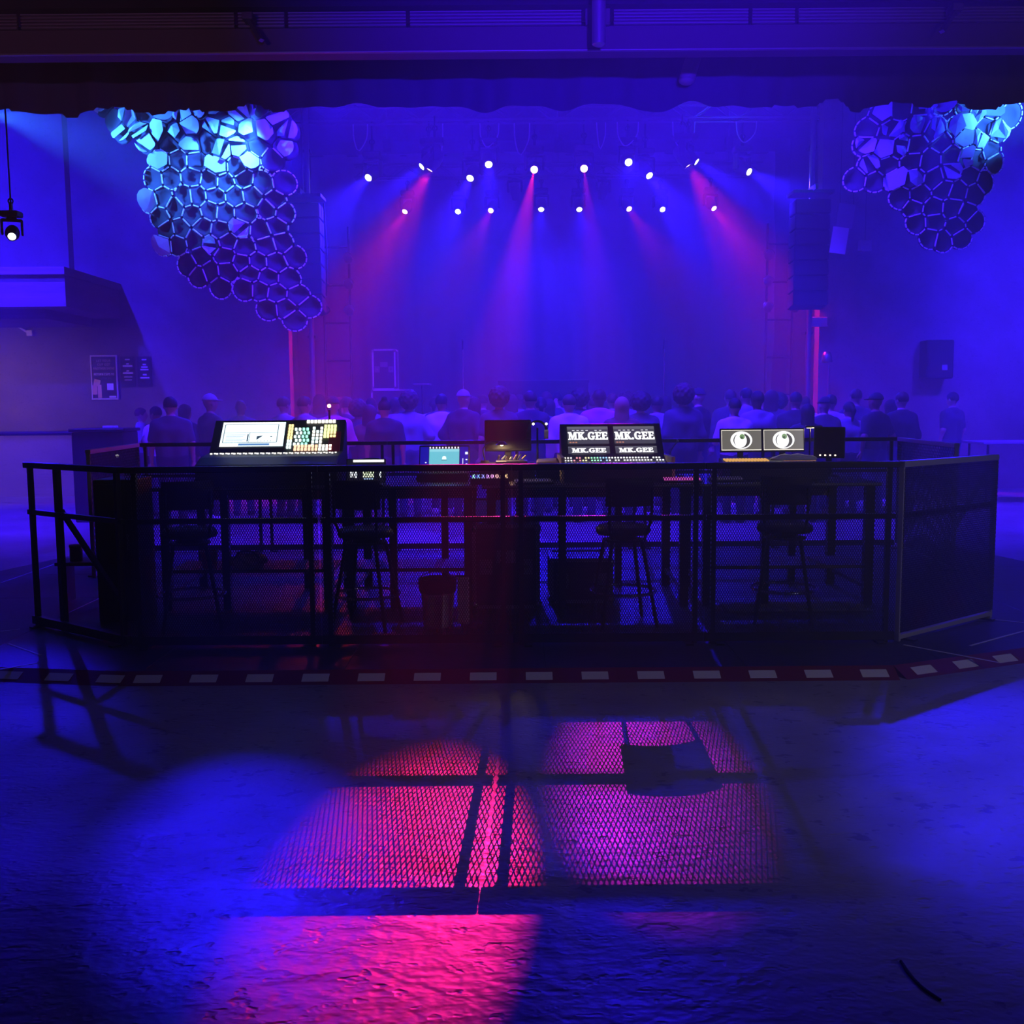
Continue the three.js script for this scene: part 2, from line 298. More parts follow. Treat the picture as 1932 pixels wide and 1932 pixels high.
for (const [x, label] of [[0.15, 'wash lamp turned to the backdrop, left of the upstage centre'], [2.3, 'wash lamp turned to the backdrop, right of the upstage centre']]) {
  const lens = V(x, 6.75, -26.3), aim = V(x * 0.6 + 0.35, 3.6, -28.5), dir = aim.clone().sub(lens).normalize();
  movingHead(lens, dir, [0.2, 0.25, 1], 6, label, null, 1, 7.25); spot(lens.clone().addScaledVector(dir, 0.03), aim, BLUE, LEVEL.backdrop, 0.75, 0.9, 3);
}
// small coiled cables under the front truss
{
  const r = rng(77);
  for (const [x, y, h] of [[-2.95, 6.75, 0.5], [-1.4, 6.9, 0.75], [-0.55, 6.85, 0.45], [0.1, 6.85, 0.6], [1.66, 6.7, 0.5], [2.05, 6.85, 0.45], [3.1, 6.85, 0.5], [4.3, 6.85, 0.4]]) {
    const w = 0.12 + r() * 0.3, t = thing('hanging_cable', 'loop of pale cable hanging from the front truss', 'cable', [x, 6.94, -20.1], 0, 'cable loops on the front truss');
    obj('cable_loop', tube([[0, 0, 0], [0.02, -h * 0.6, 0.05], [w * 0.4, -h, 0.06], [w, -h * 0.55, 0.02], [w * 1.1, 0, 0]], 0.012, 20, 6), M.pale, t);
  }
}
// side booms with rows of small lamps
function boom(x, label) {
  const t = thing('side_boom', label, 'lighting stand', [x, 1.2, -21]);
  for (const s of [-1, 1]) obj('upright', cyl(0.024, 0.024, 4.0, 10, s * 0.26, 2.0, 0), M.steel, t);
  for (let k = 0; k < 5; k++) obj('rung', cyl(0.02, 0.02, 0.52, 8, 0, 0.6 + k * 0.75, 0, 0, 0, Math.PI / 2), M.steel, t);
  obj('foot_plate', rbox(0.9, 0.03, 0.6, 0.01, 0, 0.015, 0), M.steel, t);
  for (const y of [2.43, 2.95, 3.46]) for (const s of [-1, 1]) {
    const c = obj('par_can', at(lathe([[0, -0.12], [0.05, -0.12], [0.08, -0.06], [0.085, 0.1], [0.078, 0.1], [0.06, -0.04], [0, -0.06]], 18), s * 0.25, y - 0.1, 0.1, -Math.PI / 2 + 0.5, s * 0.5), M.black, t);
    obj('bracket', at(new THREE.TorusGeometry(0.1, 0.012, 6, 14, Math.PI), s * 0.25, y - 0.08, 0.1), M.chrome, c);
  }
}
boom(-3.49, 'side lighting boom with three rows of lamps, left stage edge');
boom(5.42, 'side lighting boom with three rows of lamps, right stage edge');
// hung line arrays
function lineArray(x, label) {
  const t = thing('line_array', label, 'loudspeaker', [x, 3.3, -18.5]);
  for (let k = 0; k < 7; k++) {
    const a = -0.02 - (6 - k) * 0.018, y = 0.14 + k * 0.265, z = 0.03 * Math.pow((6 - k) / 6, 2) - 0.08 * (6 - k) / 6;
    const c = obj('cabinet', rbox(0.62, 0.25, 0.42, 0.025, 0, y, z, a), M.speaker, t);
    obj('grille', box(0.57, 0.21, 0.012, 0, y, z + 0.213, a), M.grille, c);
  }
  obj('rigging_frame', [box(0.7, 0.05, 0.5, 0, 1.98, 0), box(0.05, 0.09, 0.8, 0, 2.03, 0)], M.steel, t);
  obj('hoist_chain', cyl(0.014, 0.014, 3.7, 6, 0, 3.87, 0), M.galv, t);
  obj('signal_cable', tube([[0.34, 1.9, -0.1], [0.36, 1.0, -0.15], [0.34, 0.3, -0.12]], 0.014), M.rubber, t);
}
lineArray(-3.62, 'hung stack of black line array speakers beside the left cell cluster');
lineArray(5.28, 'hung stack of black line array speakers right of the stage');
for (const [x, label] of [[-3.64, 'slim vertical pipe catching pink light at the left stage edge'], [5.45, 'slim vertical pipe catching pink light at the right stage edge']]) {
  const t = thing('proscenium_pipe', label, 'pipe', [x, 0, -19.0]);
  obj('pipe_shaft', cyl(0.05, 0.05, 8.9, 14, 0, 4.46, 0), M.galv, t);
  obj('base_flange', cyl(0.12, 0.12, 0.02, 18, 0, 0.01, 0), M.galv, t);
  obj('wall_clip', [box(0.14, 0.05, 0.22, 0, 2.9, -0.1), box(0.14, 0.05, 0.22, 0, 6.2, -0.1)], M.steel, t);
}
// road cases on the stage
function roadCase(name, label, [x, y, z], w, h, d, open, trim = M.galv) {
  const t = thing(name, label, 'road case', [x, y, z]);
  obj('shell', box(w - 0.02, h - 0.02, d - 0.02, 0, h / 2, 0), M.black, t);
  const e = [];
  for (const sx of [-1, 1]) for (const sz of [-1, 1]) e.push(box(0.03, h, 0.03, sx * (w / 2 - 0.012), h / 2, sz * (d / 2 - 0.012)));
  for (const sy of [0.012, h - 0.012]) { for (const sz of [-1, 1]) e.push(box(w, 0.03, 0.03, 0, sy, sz * (d / 2 - 0.012))); for (const sx of [-1, 1]) e.push(box(0.03, 0.03, d, sx * (w / 2 - 0.012), sy, 0)); }
  obj('edge_trim', e, trim, t);
  for (const sx of [-1, 1]) for (const sy of [0.03, h - 0.03]) obj('ball_corner', sph(0.032, sx * (w / 2 - 0.014), sy, d / 2 - 0.01), M.chrome, t);
  for (const sx of [-1, 1]) { const l = obj('latch', rbox(0.1, 0.12, 0.012, 0.01, sx * w * 0.3, h * 0.5, d / 2), M.galv, t); obj('latch_knob', cyl(0.022, 0.022, 0.02, 12, sx * w * 0.3, h * 0.5, d / 2 + 0.014, Math.PI / 2), M.chrome, l); }
  if (open) obj('recessed_handle', rbox(0.15, 0.1, 0.012, 0.01, 0, h * 0.62, d / 2 + 0.002), M.galv, t);
  return t;
}
roadCase('road_case', 'upright black road case with metal edges stacked on stage', [-2.54, 1.96, -21], 0.46, 0.8, 0.55, true, M.pale);
roadCase('road_case', 'wide lower black road case carrying the upright one', [-2.4, 1.2, -21], 0.8, 0.76, 0.6, false, M.pale);
{
  const t = thing('side_shelf', 'narrow metal shelf jutting beside the upright road case', 'shelf', [-1.9, 1.2, -21]);
  obj('shelf_plate', rbox(0.34, 0.03, 0.4, 0.008, 0.1, 0.86, 0), M.galv, t); obj('post', cyl(0.02, 0.02, 0.86, 10, 0.1, 0.43, 0), M.steel, t); obj('post_base', cyl(0.09, 0.1, 0.02, 18, 0.1, 0.01, 0), M.steel, t);
  const r = thing('drum_riser', 'low dark riser in the middle of the stage', 'riser', [0.75, 1.2, -24.6]);
  obj('riser_deck', box(2.1, 0.06, 1.6, 0, 0.95, 0), M.black, r); obj('riser_skirt', box(2.06, 0.92, 1.56, 0, 0.46, 0), M.cloth, r); obj('edge_strip', box(2.1, 0.012, 0.012, 0, 0.986, 0.8), M.galv, r);
  const a = thing('guitar_amplifier', 'dark guitar amplifier beside the riser', 'amplifier', [2.3, 1.2, -24.3]);
  obj('amplifier_body', rbox(0.7, 0.6, 0.3, 0.03, 0, 0.3, 0), M.black, a); obj('speaker_cloth', box(0.62, 0.42, 0.012, 0, 0.25, 0.151), M.grille, a); obj('control_panel', box(0.62, 0.07, 0.012, 0, 0.52, 0.151), M.galv, a);
}
function micStand(x, z, h, label) {
  const t = thing('microphone_stand', label, 'mic stand', [x, 1.2, z]);
  obj('base', cyl(0.13, 0.14, 0.025, 24, 0, 0.0125, 0), M.steel, t); obj('pole', cyl(0.011, 0.013, h - 0.15, 10, 0, (h - 0.15) / 2, 0), M.chrome, t);
  obj('clip', cyl(0.02, 0.016, 0.06, 10, 0, h - 0.13, 0), M.black, t); const m = obj('microphone', cyl(0.018, 0.013, 0.16, 12, 0, h - 0.05, 0.02, 0.3), M.black, t); obj('microphone_head', sph(0.03, 0, h + 0.04, 0.045), M.metal, m);
}
micStand(3.18, -21.5, 1.72, 'slender microphone stand right of centre on stage');
micStand(-0.99, -21.5, 1.74, 'slender microphone stand left of centre on stage');
// things hung and standing right of the stage
{
  const b = thing('hanging_banner', 'tilted pale panel hung beside the right line array', 'banner', [5.62, 4.18, -17.95]);
  obj('upper_panel', box(0.28, 0.4, 0.03, 0.11, 0.62, 0, 0, 0, -0.14), M.grey, b); obj('lower_panel', box(0.27, 0.44, 0.03, 0.01, 0.21, 0.01, 0, 0, -0.14), M.pale, b);
  for (const s of [0.02, 0.24]) obj('hanging_wire', cyl(0.006, 0.006, 4, 5, s, 2.8, 0), M.steel, b);
  const c = thing('wall_speaker', 'small pale box hung on wires right of the banner', 'speaker', [6.08, 4.2, -17.95]);
  obj('speaker_box', rbox(0.2, 0.19, 0.16, 0.02, 0, 0.095, 0), M.grey, c); obj('hanging_wire', cyl(0.006, 0.006, 4.7, 5, 0, 2.5, 0), M.steel, c);
  const e = thing('wall_display', 'pale rectangular box mounted on the wall right of the pink pipe', 'box', [5.62, 3.02, -19.1]);
  obj('housing', rbox(0.36, 0.17, 0.12, 0.015, 0, 0.085, 0), M.pale, e); obj('front_lip', box(0.36, 0.02, 0.03, 0, 0.01, 0.07), M.white, e);
  const l = thing('fan_stand', 'tall stand with a rounded lamp head right of the stage', 'lamp stand', [5.62, 0, -18.5]);
  obj('pole', cyl(0.02, 0.025, 2.3, 10, 0.06, 1.15, 0), M.galv, l); obj('tripod_base', cyl(0.2, 0.22, 0.03, 20, 0.06, 0.015, 0), M.steel, l);
  obj('lamp_head', lathe([[0, 0.12], [0.06, 0.11], [0.085, 0.04], [0.09, -0.06], [0.07, -0.08], [0, -0.07]], 20).translate(0.02, 2.42, 0), M.galv, l);
  obj('lamp_bracket', tor(0.1, 0.012, 0.02, 2.35, 0, 0, 18, Math.PI), M.chrome, l);
  const s = thing('stage_speaker', 'dark loudspeaker box on the wall far right', 'loudspeaker', [7.8, 2.05, -19.0]);
  obj('cabinet', rbox(0.5, 0.7, 0.36, 0.03, 0, 0.35, 0), M.speaker, s); obj('grille', box(0.44, 0.62, 0.012, 0, 0.35, 0.182), M.grille, s); obj('badge', rbox(0.1, 0.1, 0.01, 0.004, 0.08, 0.2, 0.19), M.grey, s);
  const q = thing('merchandise_table', 'low table near the right wall', 'table', [8.5, 0, -16.5]);
  obj('tabletop', rbox(2.2, 0.04, 0.8, 0.01, 0, 0.98, 0), M.grey, q); for (const sx of [-1, 1]) for (const sz of [-1, 1]) obj('leg', cyl(0.02, 0.02, 0.96, 8, sx * 1.0, 0.48, sz * 0.33), M.steel, q);
}
// left side: guard rail and counter
{
  const r = thing('guard_rail', 'black guard rail running along the left wall', 'railing', [-7.15, 0, -17]);
  obj('top_rail', cyl(0.035, 0.035, 5.5, 12, -2.75, 1.23, 0, 0, 0, Math.PI / 2), M.black, r);
  for (const x of [0, -1.8, -3.6, -5.4]) { const p = obj('post', cyl(0.035, 0.035, 1.25, 12, x, 0.625, 0), M.black, r); obj('base_plate', cyl(0.1, 0.1, 0.015, 16, x, 0.0075, 0), M.black, p); }
  const c = thing('bar_counter', 'tall black counter with a pale top corner beside the crowd', 'counter', [-5.92, 0, -15]);
  obj('counter_body', rbox(0.74, 1.3, 0.6, 0.02, 0, 0.65, 0), M.black, c); obj('counter_top', rbox(0.8, 0.05, 0.66, 0.015, 0, 1.325, 0), M.black, c); obj('front_panel', box(0.62, 1.0, 0.012, 0, 0.62, 0.303), M.plastic, c);
  obj('pale_tray', rbox(0.16, 0.035, 0.2, 0.01, 0.12, 1.367, 0.1), M.pale, c);
  for (const [x, y] of [[0.24, 1.05], [0.28, 0.96]]) tag(obj('marker_light', sph(0.022, x, y, 0.31), glow([1, 0.95, 0.9], 1.4), c), null, null, null);
}

// ================================================================ CELL CLUSTERS hung from the ceiling
function insidePoly(p, x, y) { let c = false; for (let i = 0, j = p.length - 1; i < p.length; j = i++) if ((p[i][1] > y) !== (p[j][1] > y) && x < ((p[j][0] - p[i][0]) * (y - p[i][1])) / (p[j][1] - p[i][1]) + p[i][0]) c = !c; return c; }
function clipHalf(poly, nx, ny, c) { // keep n.p <= c
  const out = [];
  for (let i = 0; i < poly.length; i++) {
    const a = poly[i], b = poly[(i + 1) % poly.length], da = a[0] * nx + a[1] * ny - c, db = b[0] * nx + b[1] * ny - c;
    if (da <= 0) out.push(a);
    if (da * db < 0) { const t = da / (da - db); out.push([a[0] + (b[0] - a[0]) * t, a[1] + (b[1] - a[1]) * t]); }
  }
  return out;
}
function shards(poly, mx, my, r) {
  if (r() < 0.45) return [poly];
  const a = r() * 3.14, nx = Math.cos(a), ny = Math.sin(a), c = mx * nx + my * ny + (r() - 0.5) * 0.08;
  return [clipHalf(poly, nx, ny, c - 0.012), clipHalf(poly, -nx, -ny, -c - 0.012)].filter((p) => p.length > 2);
}
function cellCluster(label, outline, z0, paneRule, bend, seed) {
  const r = rng(seed), S = 0.245, seeds = [];
  const xs = outline.map((p) => p[0]), ys = outline.map((p) => p[1]), x0 = Math.min(...xs), x1 = Math.max(...xs), y0 = Math.min(...ys), y1 = Math.max(...ys);
  for (let j = 0, y = y0; y <= y1; y += S * 0.866, j++) for (let x = x0 + (j % 2) * S * 0.5; x <= x1; x += S) {
    const px = x + (r() - 0.5) * S * 0.55, py = y + (r() - 0.5) * S * 0.55;
    if (insidePoly(outline, px, py)) seeds.push([px, py]);
  }
  const cx = (x0 + x1) / 2, w = x1 - x0, h = y1 - y0;
  const zAt = (x, y) => bend(((x - x0) / w), ((y - y0) / h)) + 0.05 * Math.sin(x * 4 + y * 3);
  const t = thing('hanging_cell_sculpture', label, 'sculpture', [cx, y1, z0]);
  const P = (x, y, dz = 0) => V(x - cx, y - y1, zAt(x, y) + dz);
  const edges = new Map();
  seeds.forEach(([sx, sy], i) => {
    let poly = []; for (let k = 0; k < 14; k++) poly.push([sx + Math.cos((k / 14) * 6.2832) * S * 0.68, sy + Math.sin((k / 14) * 6.2832) * S * 0.68]);
    seeds.forEach(([qx, qy], j) => { if (i !== j) { const dx = qx - sx, dy = qy - sy; if (Math.hypot(dx, dy) < S * 2.2) poly = clipHalf(poly, dx, dy, dx * (sx + qx) / 2 + dy * (sy + qy) / 2); } });
    poly = poly.filter((p, k) => { const q = poly[(k + 1) % poly.length]; return Math.hypot(p[0] - q[0], p[1] - q[1]) > 0.012; });
    const n = poly.length; if (n < 3) return;
    const mx = poly.reduce((a, p) => a + p[0], 0) / n, my = poly.reduce((a, p) => a + p[1], 0) / n, u = (mx - x0) / w, v = (my - y0) / h;
    const pane = paneRule(u, v, r);
    { // dark pillow cell
      const pos = [], idx = []; const rings = [[1, -0.03], [0.9, 0.02], [0.55, -0.03], [0, -0.07]];
      for (const [k, dz] of rings) { if (k) for (const p of poly) pos.push(...P(mx + (p[0] - mx) * k, my + (p[1] - my) * k, dz).toArray()); else pos.push(...P(mx, my, dz).toArray()); }
      for (let a = 0; a < 2; a++) for (let k = 0; k < n; k++) { const b = (k + 1) % n; idx.push(a * n + k, a * n + b, (a + 1) * n + b, a * n + k, (a + 1) * n + b, (a + 1) * n + k); }
      for (let k = 0; k < n; k++) idx.push(2 * n + k, 2 * n + ((k + 1) % n), 3 * n);
      const g = new THREE.BufferGeometry(); g.setAttribute('position', new THREE.Float32BufferAttribute(pos, 3)); g.setIndex(idx); g.computeVertexNormals();
      obj('cell', g, M.cell, t);
    }
    for (const shard of pane ? shards(poly, mx, my, r) : []) { // pale folded sheets fixed over the cell
      const poly = shard, n = poly.length, mx = poly.reduce((a, p) => a + p[0], 0) / n, my = poly.reduce((a, p) => a + p[1], 0) / n;
      const tiltX = (r() - 0.5) * 1.5, tiltY = (r() - 0.5) * 1.5, k = 0.78 + r() * 0.16, pos = [], idx = [], th = 0.006;
      const c0 = P(mx, my, 0.09 + r() * 0.06), fold = (r() - 0.35) * 0.07;
      for (const s of [0, -th]) { pos.push(c0.x, c0.y, c0.z + fold + s); for (const p of poly) { const dx = (p[0] - mx) * k, dy = (p[1] - my) * k; pos.push(c0.x + dx, c0.y + dy, c0.z + dx * tiltY + dy * tiltX + s); } }
      for (let a = 0; a < n; a++) { const b = (a + 1) % n; idx.push(0, 1 + a, 1 + b, n + 1, n + 2 + b, n + 2 + a, 1 + a, n + 2 + a, n + 2 + b, 1 + a, n + 2 + b, 1 + b); }
      const g = new THREE.BufferGeometry(); g.setAttribute('position', new THREE.Float32BufferAttribute(pos, 3)); g.setIndex(idx);
      const f = g.toNonIndexed(); f.computeVertexNormals(); obj('pane', f, M.panel, t);
    }
    for (let a = 0; a < n; a++) {
      const p = poly[a], q = poly[(a + 1) % n], ex = (p[0] + q[0]) / 2, ey = (p[1] + q[1]) / 2, L = Math.hypot(p[0] - q[0], p[1] - q[1]);
      if (L > 0.05) edges.set(ex.toFixed(2) + ey.toFixed(2), [p, q]);
    }
  });
  let count = 0;
  for (const [p, q] of edges.values()) {
    const a = [p[0] + (q[0] - p[0]) * 0.14, p[1] + (q[1] - p[1]) * 0.14], b = [p[0] + (q[0] - p[0]) * 0.86, p[1] + (q[1] - p[1]) * 0.86];
    if (count++ < 300) obj('joint_strip', rod(P(...a, 0.03), P(...b, 0.03), 0.011, 5), M.tie, t);
  }
  for (const [u, v] of [[0.2, 0], [0.5, 0], [0.8, 0]]) obj('suspension_wire', rod(V((u - 0.5) * w * 0.9, -0.15, zAt(x0 + u * w, y1)), V((u - 0.5) * w * 0.9, 9 - y1, zAt(x0 + u * w, y1)), 0.005, 5), M.steel, t);
}
cellCluster('hanging cluster of dark cells and pale panes left of the stage', [[-5.6, 5.9], [-4.4, 5.95], [-3.45, 5.8], [-3.0, 5.45], [-3.08, 4.9], [-3.1, 4.3], [-2.95, 3.5], [-2.82, 2.95], [-2.92, 2.62], [-3.2, 2.85], [-3.6, 3.1], [-4.15, 3.35], [-4.6, 3.45], [-4.85, 3.85], [-5.0, 4.25], [-5.02, 4.9], [-5.15, 5.25], [-5.5, 5.6]], -15,
  (u, v, r) => (v > 0.80 ? r() < 0.9 : v > 0.72 ? r() < 0.75 : v > 0.36 ? r() < 0.14 : false), (u, v) => 0.5 * v * v + 0.35 * Math.sin(u * 3.1), 101);
cellCluster('hanging cluster of dark cells and pale panes right of the stage', [[7.15, 5.8], [6.85, 5.5], [6.8, 4.85], [6.6, 4.35], [6.4, 3.8], [6.0, 3.65], [5.75, 4.05], [5.3, 4.45], [4.75, 4.65], [4.85, 5.15], [4.87, 5.6], [5.2, 5.75], [5.7, 5.85], [6.7, 5.95]], -15,
  (u, v, r) => (v > 0.86 ? r() < 0.92 : v > 0.66 ? r() < 0.7 : v > 0.38 ? r() < 0.22 : false), (u, v) => 0.5 * v * v + 0.35 * Math.sin(u * 3.1), 202);
// small lamps lighting the clusters
const featureLamps = [
  [[-6.55, 5.35, -13.2], [-4.2, 4.9, -14.9], 'cyan spot lamp hung left of the left cell cluster', LEVEL.feature, 0.42],
  [[-3.2, 5.374, -13.6], [-4.2, 4.8, -14.9], 'cyan spot lamp hung right of the left cell cluster', LEVEL.feature * 0.5, 0.55],
  [[7.75, 5.35, -13.4], [6.2, 5.6, -14.9], 'cyan spot lamp hung right of the right cell cluster', LEVEL.feature * 0.9, 0.42],
];
for (const [p, a, label, cd, ang] of featureLamps) {
  const lens = V(...p), aim = V(...a), dir = aim.clone().sub(lens).normalize();
  movingHead(lens, dir, [0.8, 0.95, 1], 8, label, null, 0.6, 8.98); spot(lens.clone().addScaledVector(dir, 0.03), aim, CYAN, cd, ang, 0.7, 2);
}
{ // lamp by the balcony, at the frame's left edge
  const lens = V(-5.69, 3.6, -12), dir = V(2.79, -3.6, 6.9).normalize();
  movingHead(lens, dir, [0.85, 0.95, 1], 9, 'lit lamp hung on a thin drop rod beside the balcony', null, 0.62, 8.98);
  spot(lens.clone().addScaledVector(dir, 0.03), V(-2.9, 0, -5.1), BLUE, LEVEL.floorBlue * 0.3, 0.13, 0.9, 2);
}
// wash lamps on the back of the beam, aimed at the near floor and the side walls
for (const [p, a, c, cd, ang, label] of [
  [[-3.4, 4.9, -11.2], [-1.02, 0, -3.75], BLUE, LEVEL.floorBlue * 1.1, 0.072, 'wash lamp behind the masking cloth aimed at the left floor'],
  [[4.4, 4.9, -11.2], [2.6, 0, -4.5], BLUE, LEVEL.floorBlue * 1.4, 0.145, 'wash lamp behind the masking cloth aimed at the right floor'],
  [[-1.6, 5.0, -11.2], [-4.2, 4.5, -15], BLUE, LEVEL.clusterBlue, 0.5, 'wash lamp behind the masking cloth aimed at the left cell cluster'],
  [[3.6, 5.0, -11.2], [6.0, 4.7, -15], BLUE, LEVEL.clusterBlue, 0.5, 'wash lamp behind the masking cloth aimed at the right cell cluster'],
  [[-7.8, 5.6, -12.4], [-7.9, 5.0, -19.2], BLUE, LEVEL.wallBlue * 0.85, 0.5, 'wash lamp aimed at the left end wall'],
  [[9.3, 5.6, -12.4], [9.6, 4.8, -19.2], BLUE, LEVEL.wallBlue, 0.5, 'wash lamp aimed at the right end wall'],
]) {
  const lens = V(...p), aim = V(...a), dir = aim.clone().sub(lens).normalize();
  movingHead(lens, dir, [0.4, 0.45, 1], 6, label, null, 0.8, 8.98); spot(lens.clone().addScaledVector(dir, 0.03), aim, c, cd, ang, 0.85, 2);
}
// audience washes on the front truss and one violet wash at the rear of the room
for (const [p, a, c, cd, ang, label, hang] of [
  [[-4.09, 6.36, -19.66], [-1.5, 0.5, -7], BLUE, LEVEL.audience * 1.5, 0.32, 'audience wash lamp at the left end of the front truss', 7.0],
  [[1.0, 2.3, 3.5], [0.6, 5.3, -10], [0.05, 0.005, 1], LEVEL.rearViolet, 0.24, 'violet wash lamp hung at the rear of the room', 8.98],
  [[-3.2, 2.4, 3.5], [-3.6, 5.0, -9], [0.6, 0.22, 0.7], LEVEL.rearDim, 0.22, 'dim wash lamp at the rear aimed at the left of the beam', 8.98],
  [[5.0, 2.4, 3.5], [4.6, 5.0, -9], [0.5, 0.22, 0.8], LEVEL.rearDim * 0.6, 0.22, 'dim wash lamp at the rear aimed at the right of the beam', 8.98],
]) {
  const lens = V(...p), aim = V(...a), dir = aim.clone().sub(lens).normalize();
  movingHead(lens, dir, [0.25, 0.2, 1], 3, label, null, 0.8, hang); spot(lens.clone().addScaledVector(dir, 0.03), aim, c, cd, ang, 0.9, 3);
}
// blue house washes on a pipe above the crowd, behind the masking cloth
{
  const pipe = thing('house_pipe', 'long lighting pipe above the crowd behind the masking cloth', 'pipe', [0.5, 7.6, -12.9]);
  obj('pipe_run', cyl(0.03, 0.03, 22, 10, 0, 0, 0, 0, 0, Math.PI / 2), M.steel, pipe);
  for (const x of [-9, -3, 3, 9]) obj('drop_rod', cyl(0.012, 0.012, 1.38, 6, x, 0.7, 0), M.steel, pipe);
  for (const [x, share] of [[-8.3, 1.5], [-1.4, 0.7], [0.7, 0.55], [2.8, 0.7], [9.2, 1.45]]) {
    const lens = V(x, 7.15, -12.9), dir = V((x - 0.5) * 0.03, -1, -0.42).normalize(), aim = lens.clone().addScaledVector(dir, 5);
    movingHead(lens, dir, [0.3, 0.35, 1], 6, 'blue wash lamp on the house pipe above the crowd', 'house wash lamps', 0.9, 7.58); spot(lens.clone().addScaledVector(dir, 0.03), aim, VIOLET, LEVEL.houseBlue * share, 0.9, 0.5, 4);
  }
}
// dim house lamps outside the frame: warm by the bar at the left, neutral near the camera at the right
for (const [p, a, ang, c, cd, label] of [[[-11.2, 3.0, -15.6], [-9.6, 1.2, -19.2], 0.75, [1, 0.42, 0.2], LEVEL.warm, 'warm pendant lamp by the bar under the balcony'], [[5.2, 3.6, -1.2], [1.2, 0.2, -6.6], 0.62, [0.8, 0.72, 1], LEVEL.neutral, 'pale pendant lamp over the near right floor']]) {
  const t = thing('pendant_lamp', label, 'lamp', p);
  obj('bulb', sph(0.05, 0, 0, 0), glow(c, 6), t); obj('shade', lathe([[0.03, 0.14], [0.06, 0.12], [0.17, 0.02], [0.18, 0], [0.165, 0.02], [0.05, 0.11]], 24), M.black, t); obj('cord', cyl(0.006, 0.006, 9 - p[1] - 0.12, 6, 0, (9 - p[1]) / 2 + 0.06, 0), M.rubber, t);
  spot(V(p[0], p[1] - 0.005, p[2]), V(...a), c, cd, ang, 0.8, 2);
}

// ================================================================ MIX POSITION: deck, fence, tables
const DY = 0.06;                                                    // height of the deck
const deckRing = [[-2.35, -6.08], [2.3, -6.08], [3.3, -6.5], [5.4, -8.0], [5.4, -8.55], [4.75, -11.6], [-4.6, -11.6], [-5.4, -8.55], [-5.4, -7.6], [-3.25, -6.22]];
{
  const d = thing('mix_platform', 'low black platform of joined panels with striped tape round its edge', 'platform', [0, 0, 0]);
  const sh = new THREE.Shape(deckRing.map(([x, z]) => new THREE.Vector2(x, -z)));
  obj('platform_base', at(new THREE.ExtrudeGeometry(sh, { depth: 0.045, bevelEnabled: false }), 0, 0, 0, -Math.PI / 2), M.grey, d);
  for (let i = -5; i < 5; i++) for (let j = 0; j < 5; j++) {
    const x0 = i * 1.22 + 0.2, x1 = x0 + 1.213, z0 = 6.08 + j * 1.22, z1 = z0 + 1.213;
    let poly = [[x0, z0], [x1, z0], [x1, z1], [x0, z1]];
    for (let k = 0; k < deckRing.length; k++) { const a = deckRing[k], b = deckRing[(k + 1) % deckRing.length], nx = -(-b[1] + a[1]), ny = b[0] - a[0]; poly = clipHalf(poly, -nx, -ny, -(nx * a[0] + ny * -a[1])); if (poly.length < 3) break; }
    if (poly.length < 3) continue;
    obj('deck_panel', at(new THREE.ExtrudeGeometry(new THREE.Shape(poly.map(([x, y]) => new THREE.Vector2(x, y))), { depth: 0.018, bevelEnabled: true, bevelSize: 0.002, bevelThickness: 0.002, bevelSegments: 1 }), 0, 0.0395, 0, -Math.PI / 2), M.deck, d);
  }
  // sloping edge with red tape and white stripes
  for (let k = 0; k < deckRing.length; k++) {
    const [ax, az] = deckRing[k], [bx, bz] = deckRing[(k + 1) % deckRing.length], L = Math.hypot(bx - ax, bz - az), ux = (bx - ax) / L, uz = (bz - az) / L, nx = -uz * -1, nz = -ux * -1;
    const out = [uz, -ux], s = (out[0] * (ax + bx) / 2 + out[1] * ((az + bz) / 2 + 8.7)) > 0 ? 1 : -1, W = 0.12;
    const q = (u, w, y) => V(ax + ux * u + out[0] * s * w, y, az + uz * u + out[1] * s * w);
    const slab = (u0, u1, w0, w1, lift) => {
      const hy = (w) => DY * (1 - w / W) + lift, p = [q(u0, w0, hy(w0)), q(u1, w0, hy(w0)), q(u1, w1, hy(w1)), q(u0, w1, hy(w1))], low = p.map((v) => { const c = v.clone(); c.y = Math.max(0.0005, c.y - (lift ? lift * 0.8 : 0.06)); return c; });
      const pos = []; const quad = (a, b, c, e) => pos.push(...[a, b, c, a, c, e].flatMap((v) => v.toArray()));
      quad(...p); quad(low[3], low[2], low[1], low[0]); for (let i = 0; i < 4; i++) quad(p[(i + 1) % 4], p[i], low[i], low[(i + 1) % 4]);
      const g = new THREE.BufferGeometry(); g.setAttribute('position', new THREE.Float32BufferAttribute(pos, 3)); g.computeVertexNormals(); return g;
    };
    const ramp = obj('edge_ramp', slab(0, L, 0, W, 0), M.tapeRed, d);
    const off = k === 0 ? 0.08 : 0.1;
    for (let u = off; u < L - 0.12; u += 0.335) obj('tape_stripe', slab(u, u + 0.16, 0.034, 0.095, 0.0018), M.tapeWhite, ramp);
  }
}
{ // thin pale tape runs on the platform
  for (const [ax, az, bx, bz] of [[2.56, -6.60, 2.96, -6.12], [2.98, -6.56, 3.54, -6.98], [3.49, -7.37, 3.67, -7.25], [-3.67, -7.22, -3.56, -7.29], [-3.42, -6.83, -3.05, -6.50], [-3.14, -6.15, -2.98, -6.30]]) {
    const t = thing('floor_tape', 'thin pale tape line stuck on the black platform', 'tape', [(ax + bx) / 2, DY, (az + bz) / 2], 0, 'tape lines on the platform');
    obj('tape_strip', bar(V((ax - bx) / 2, 0.0012, (az - bz) / 2), V((bx - ax) / 2, 0.0012, (bz - az) / 2), 0.018, 0.0015), M.tapeWhite, t);
  }
}
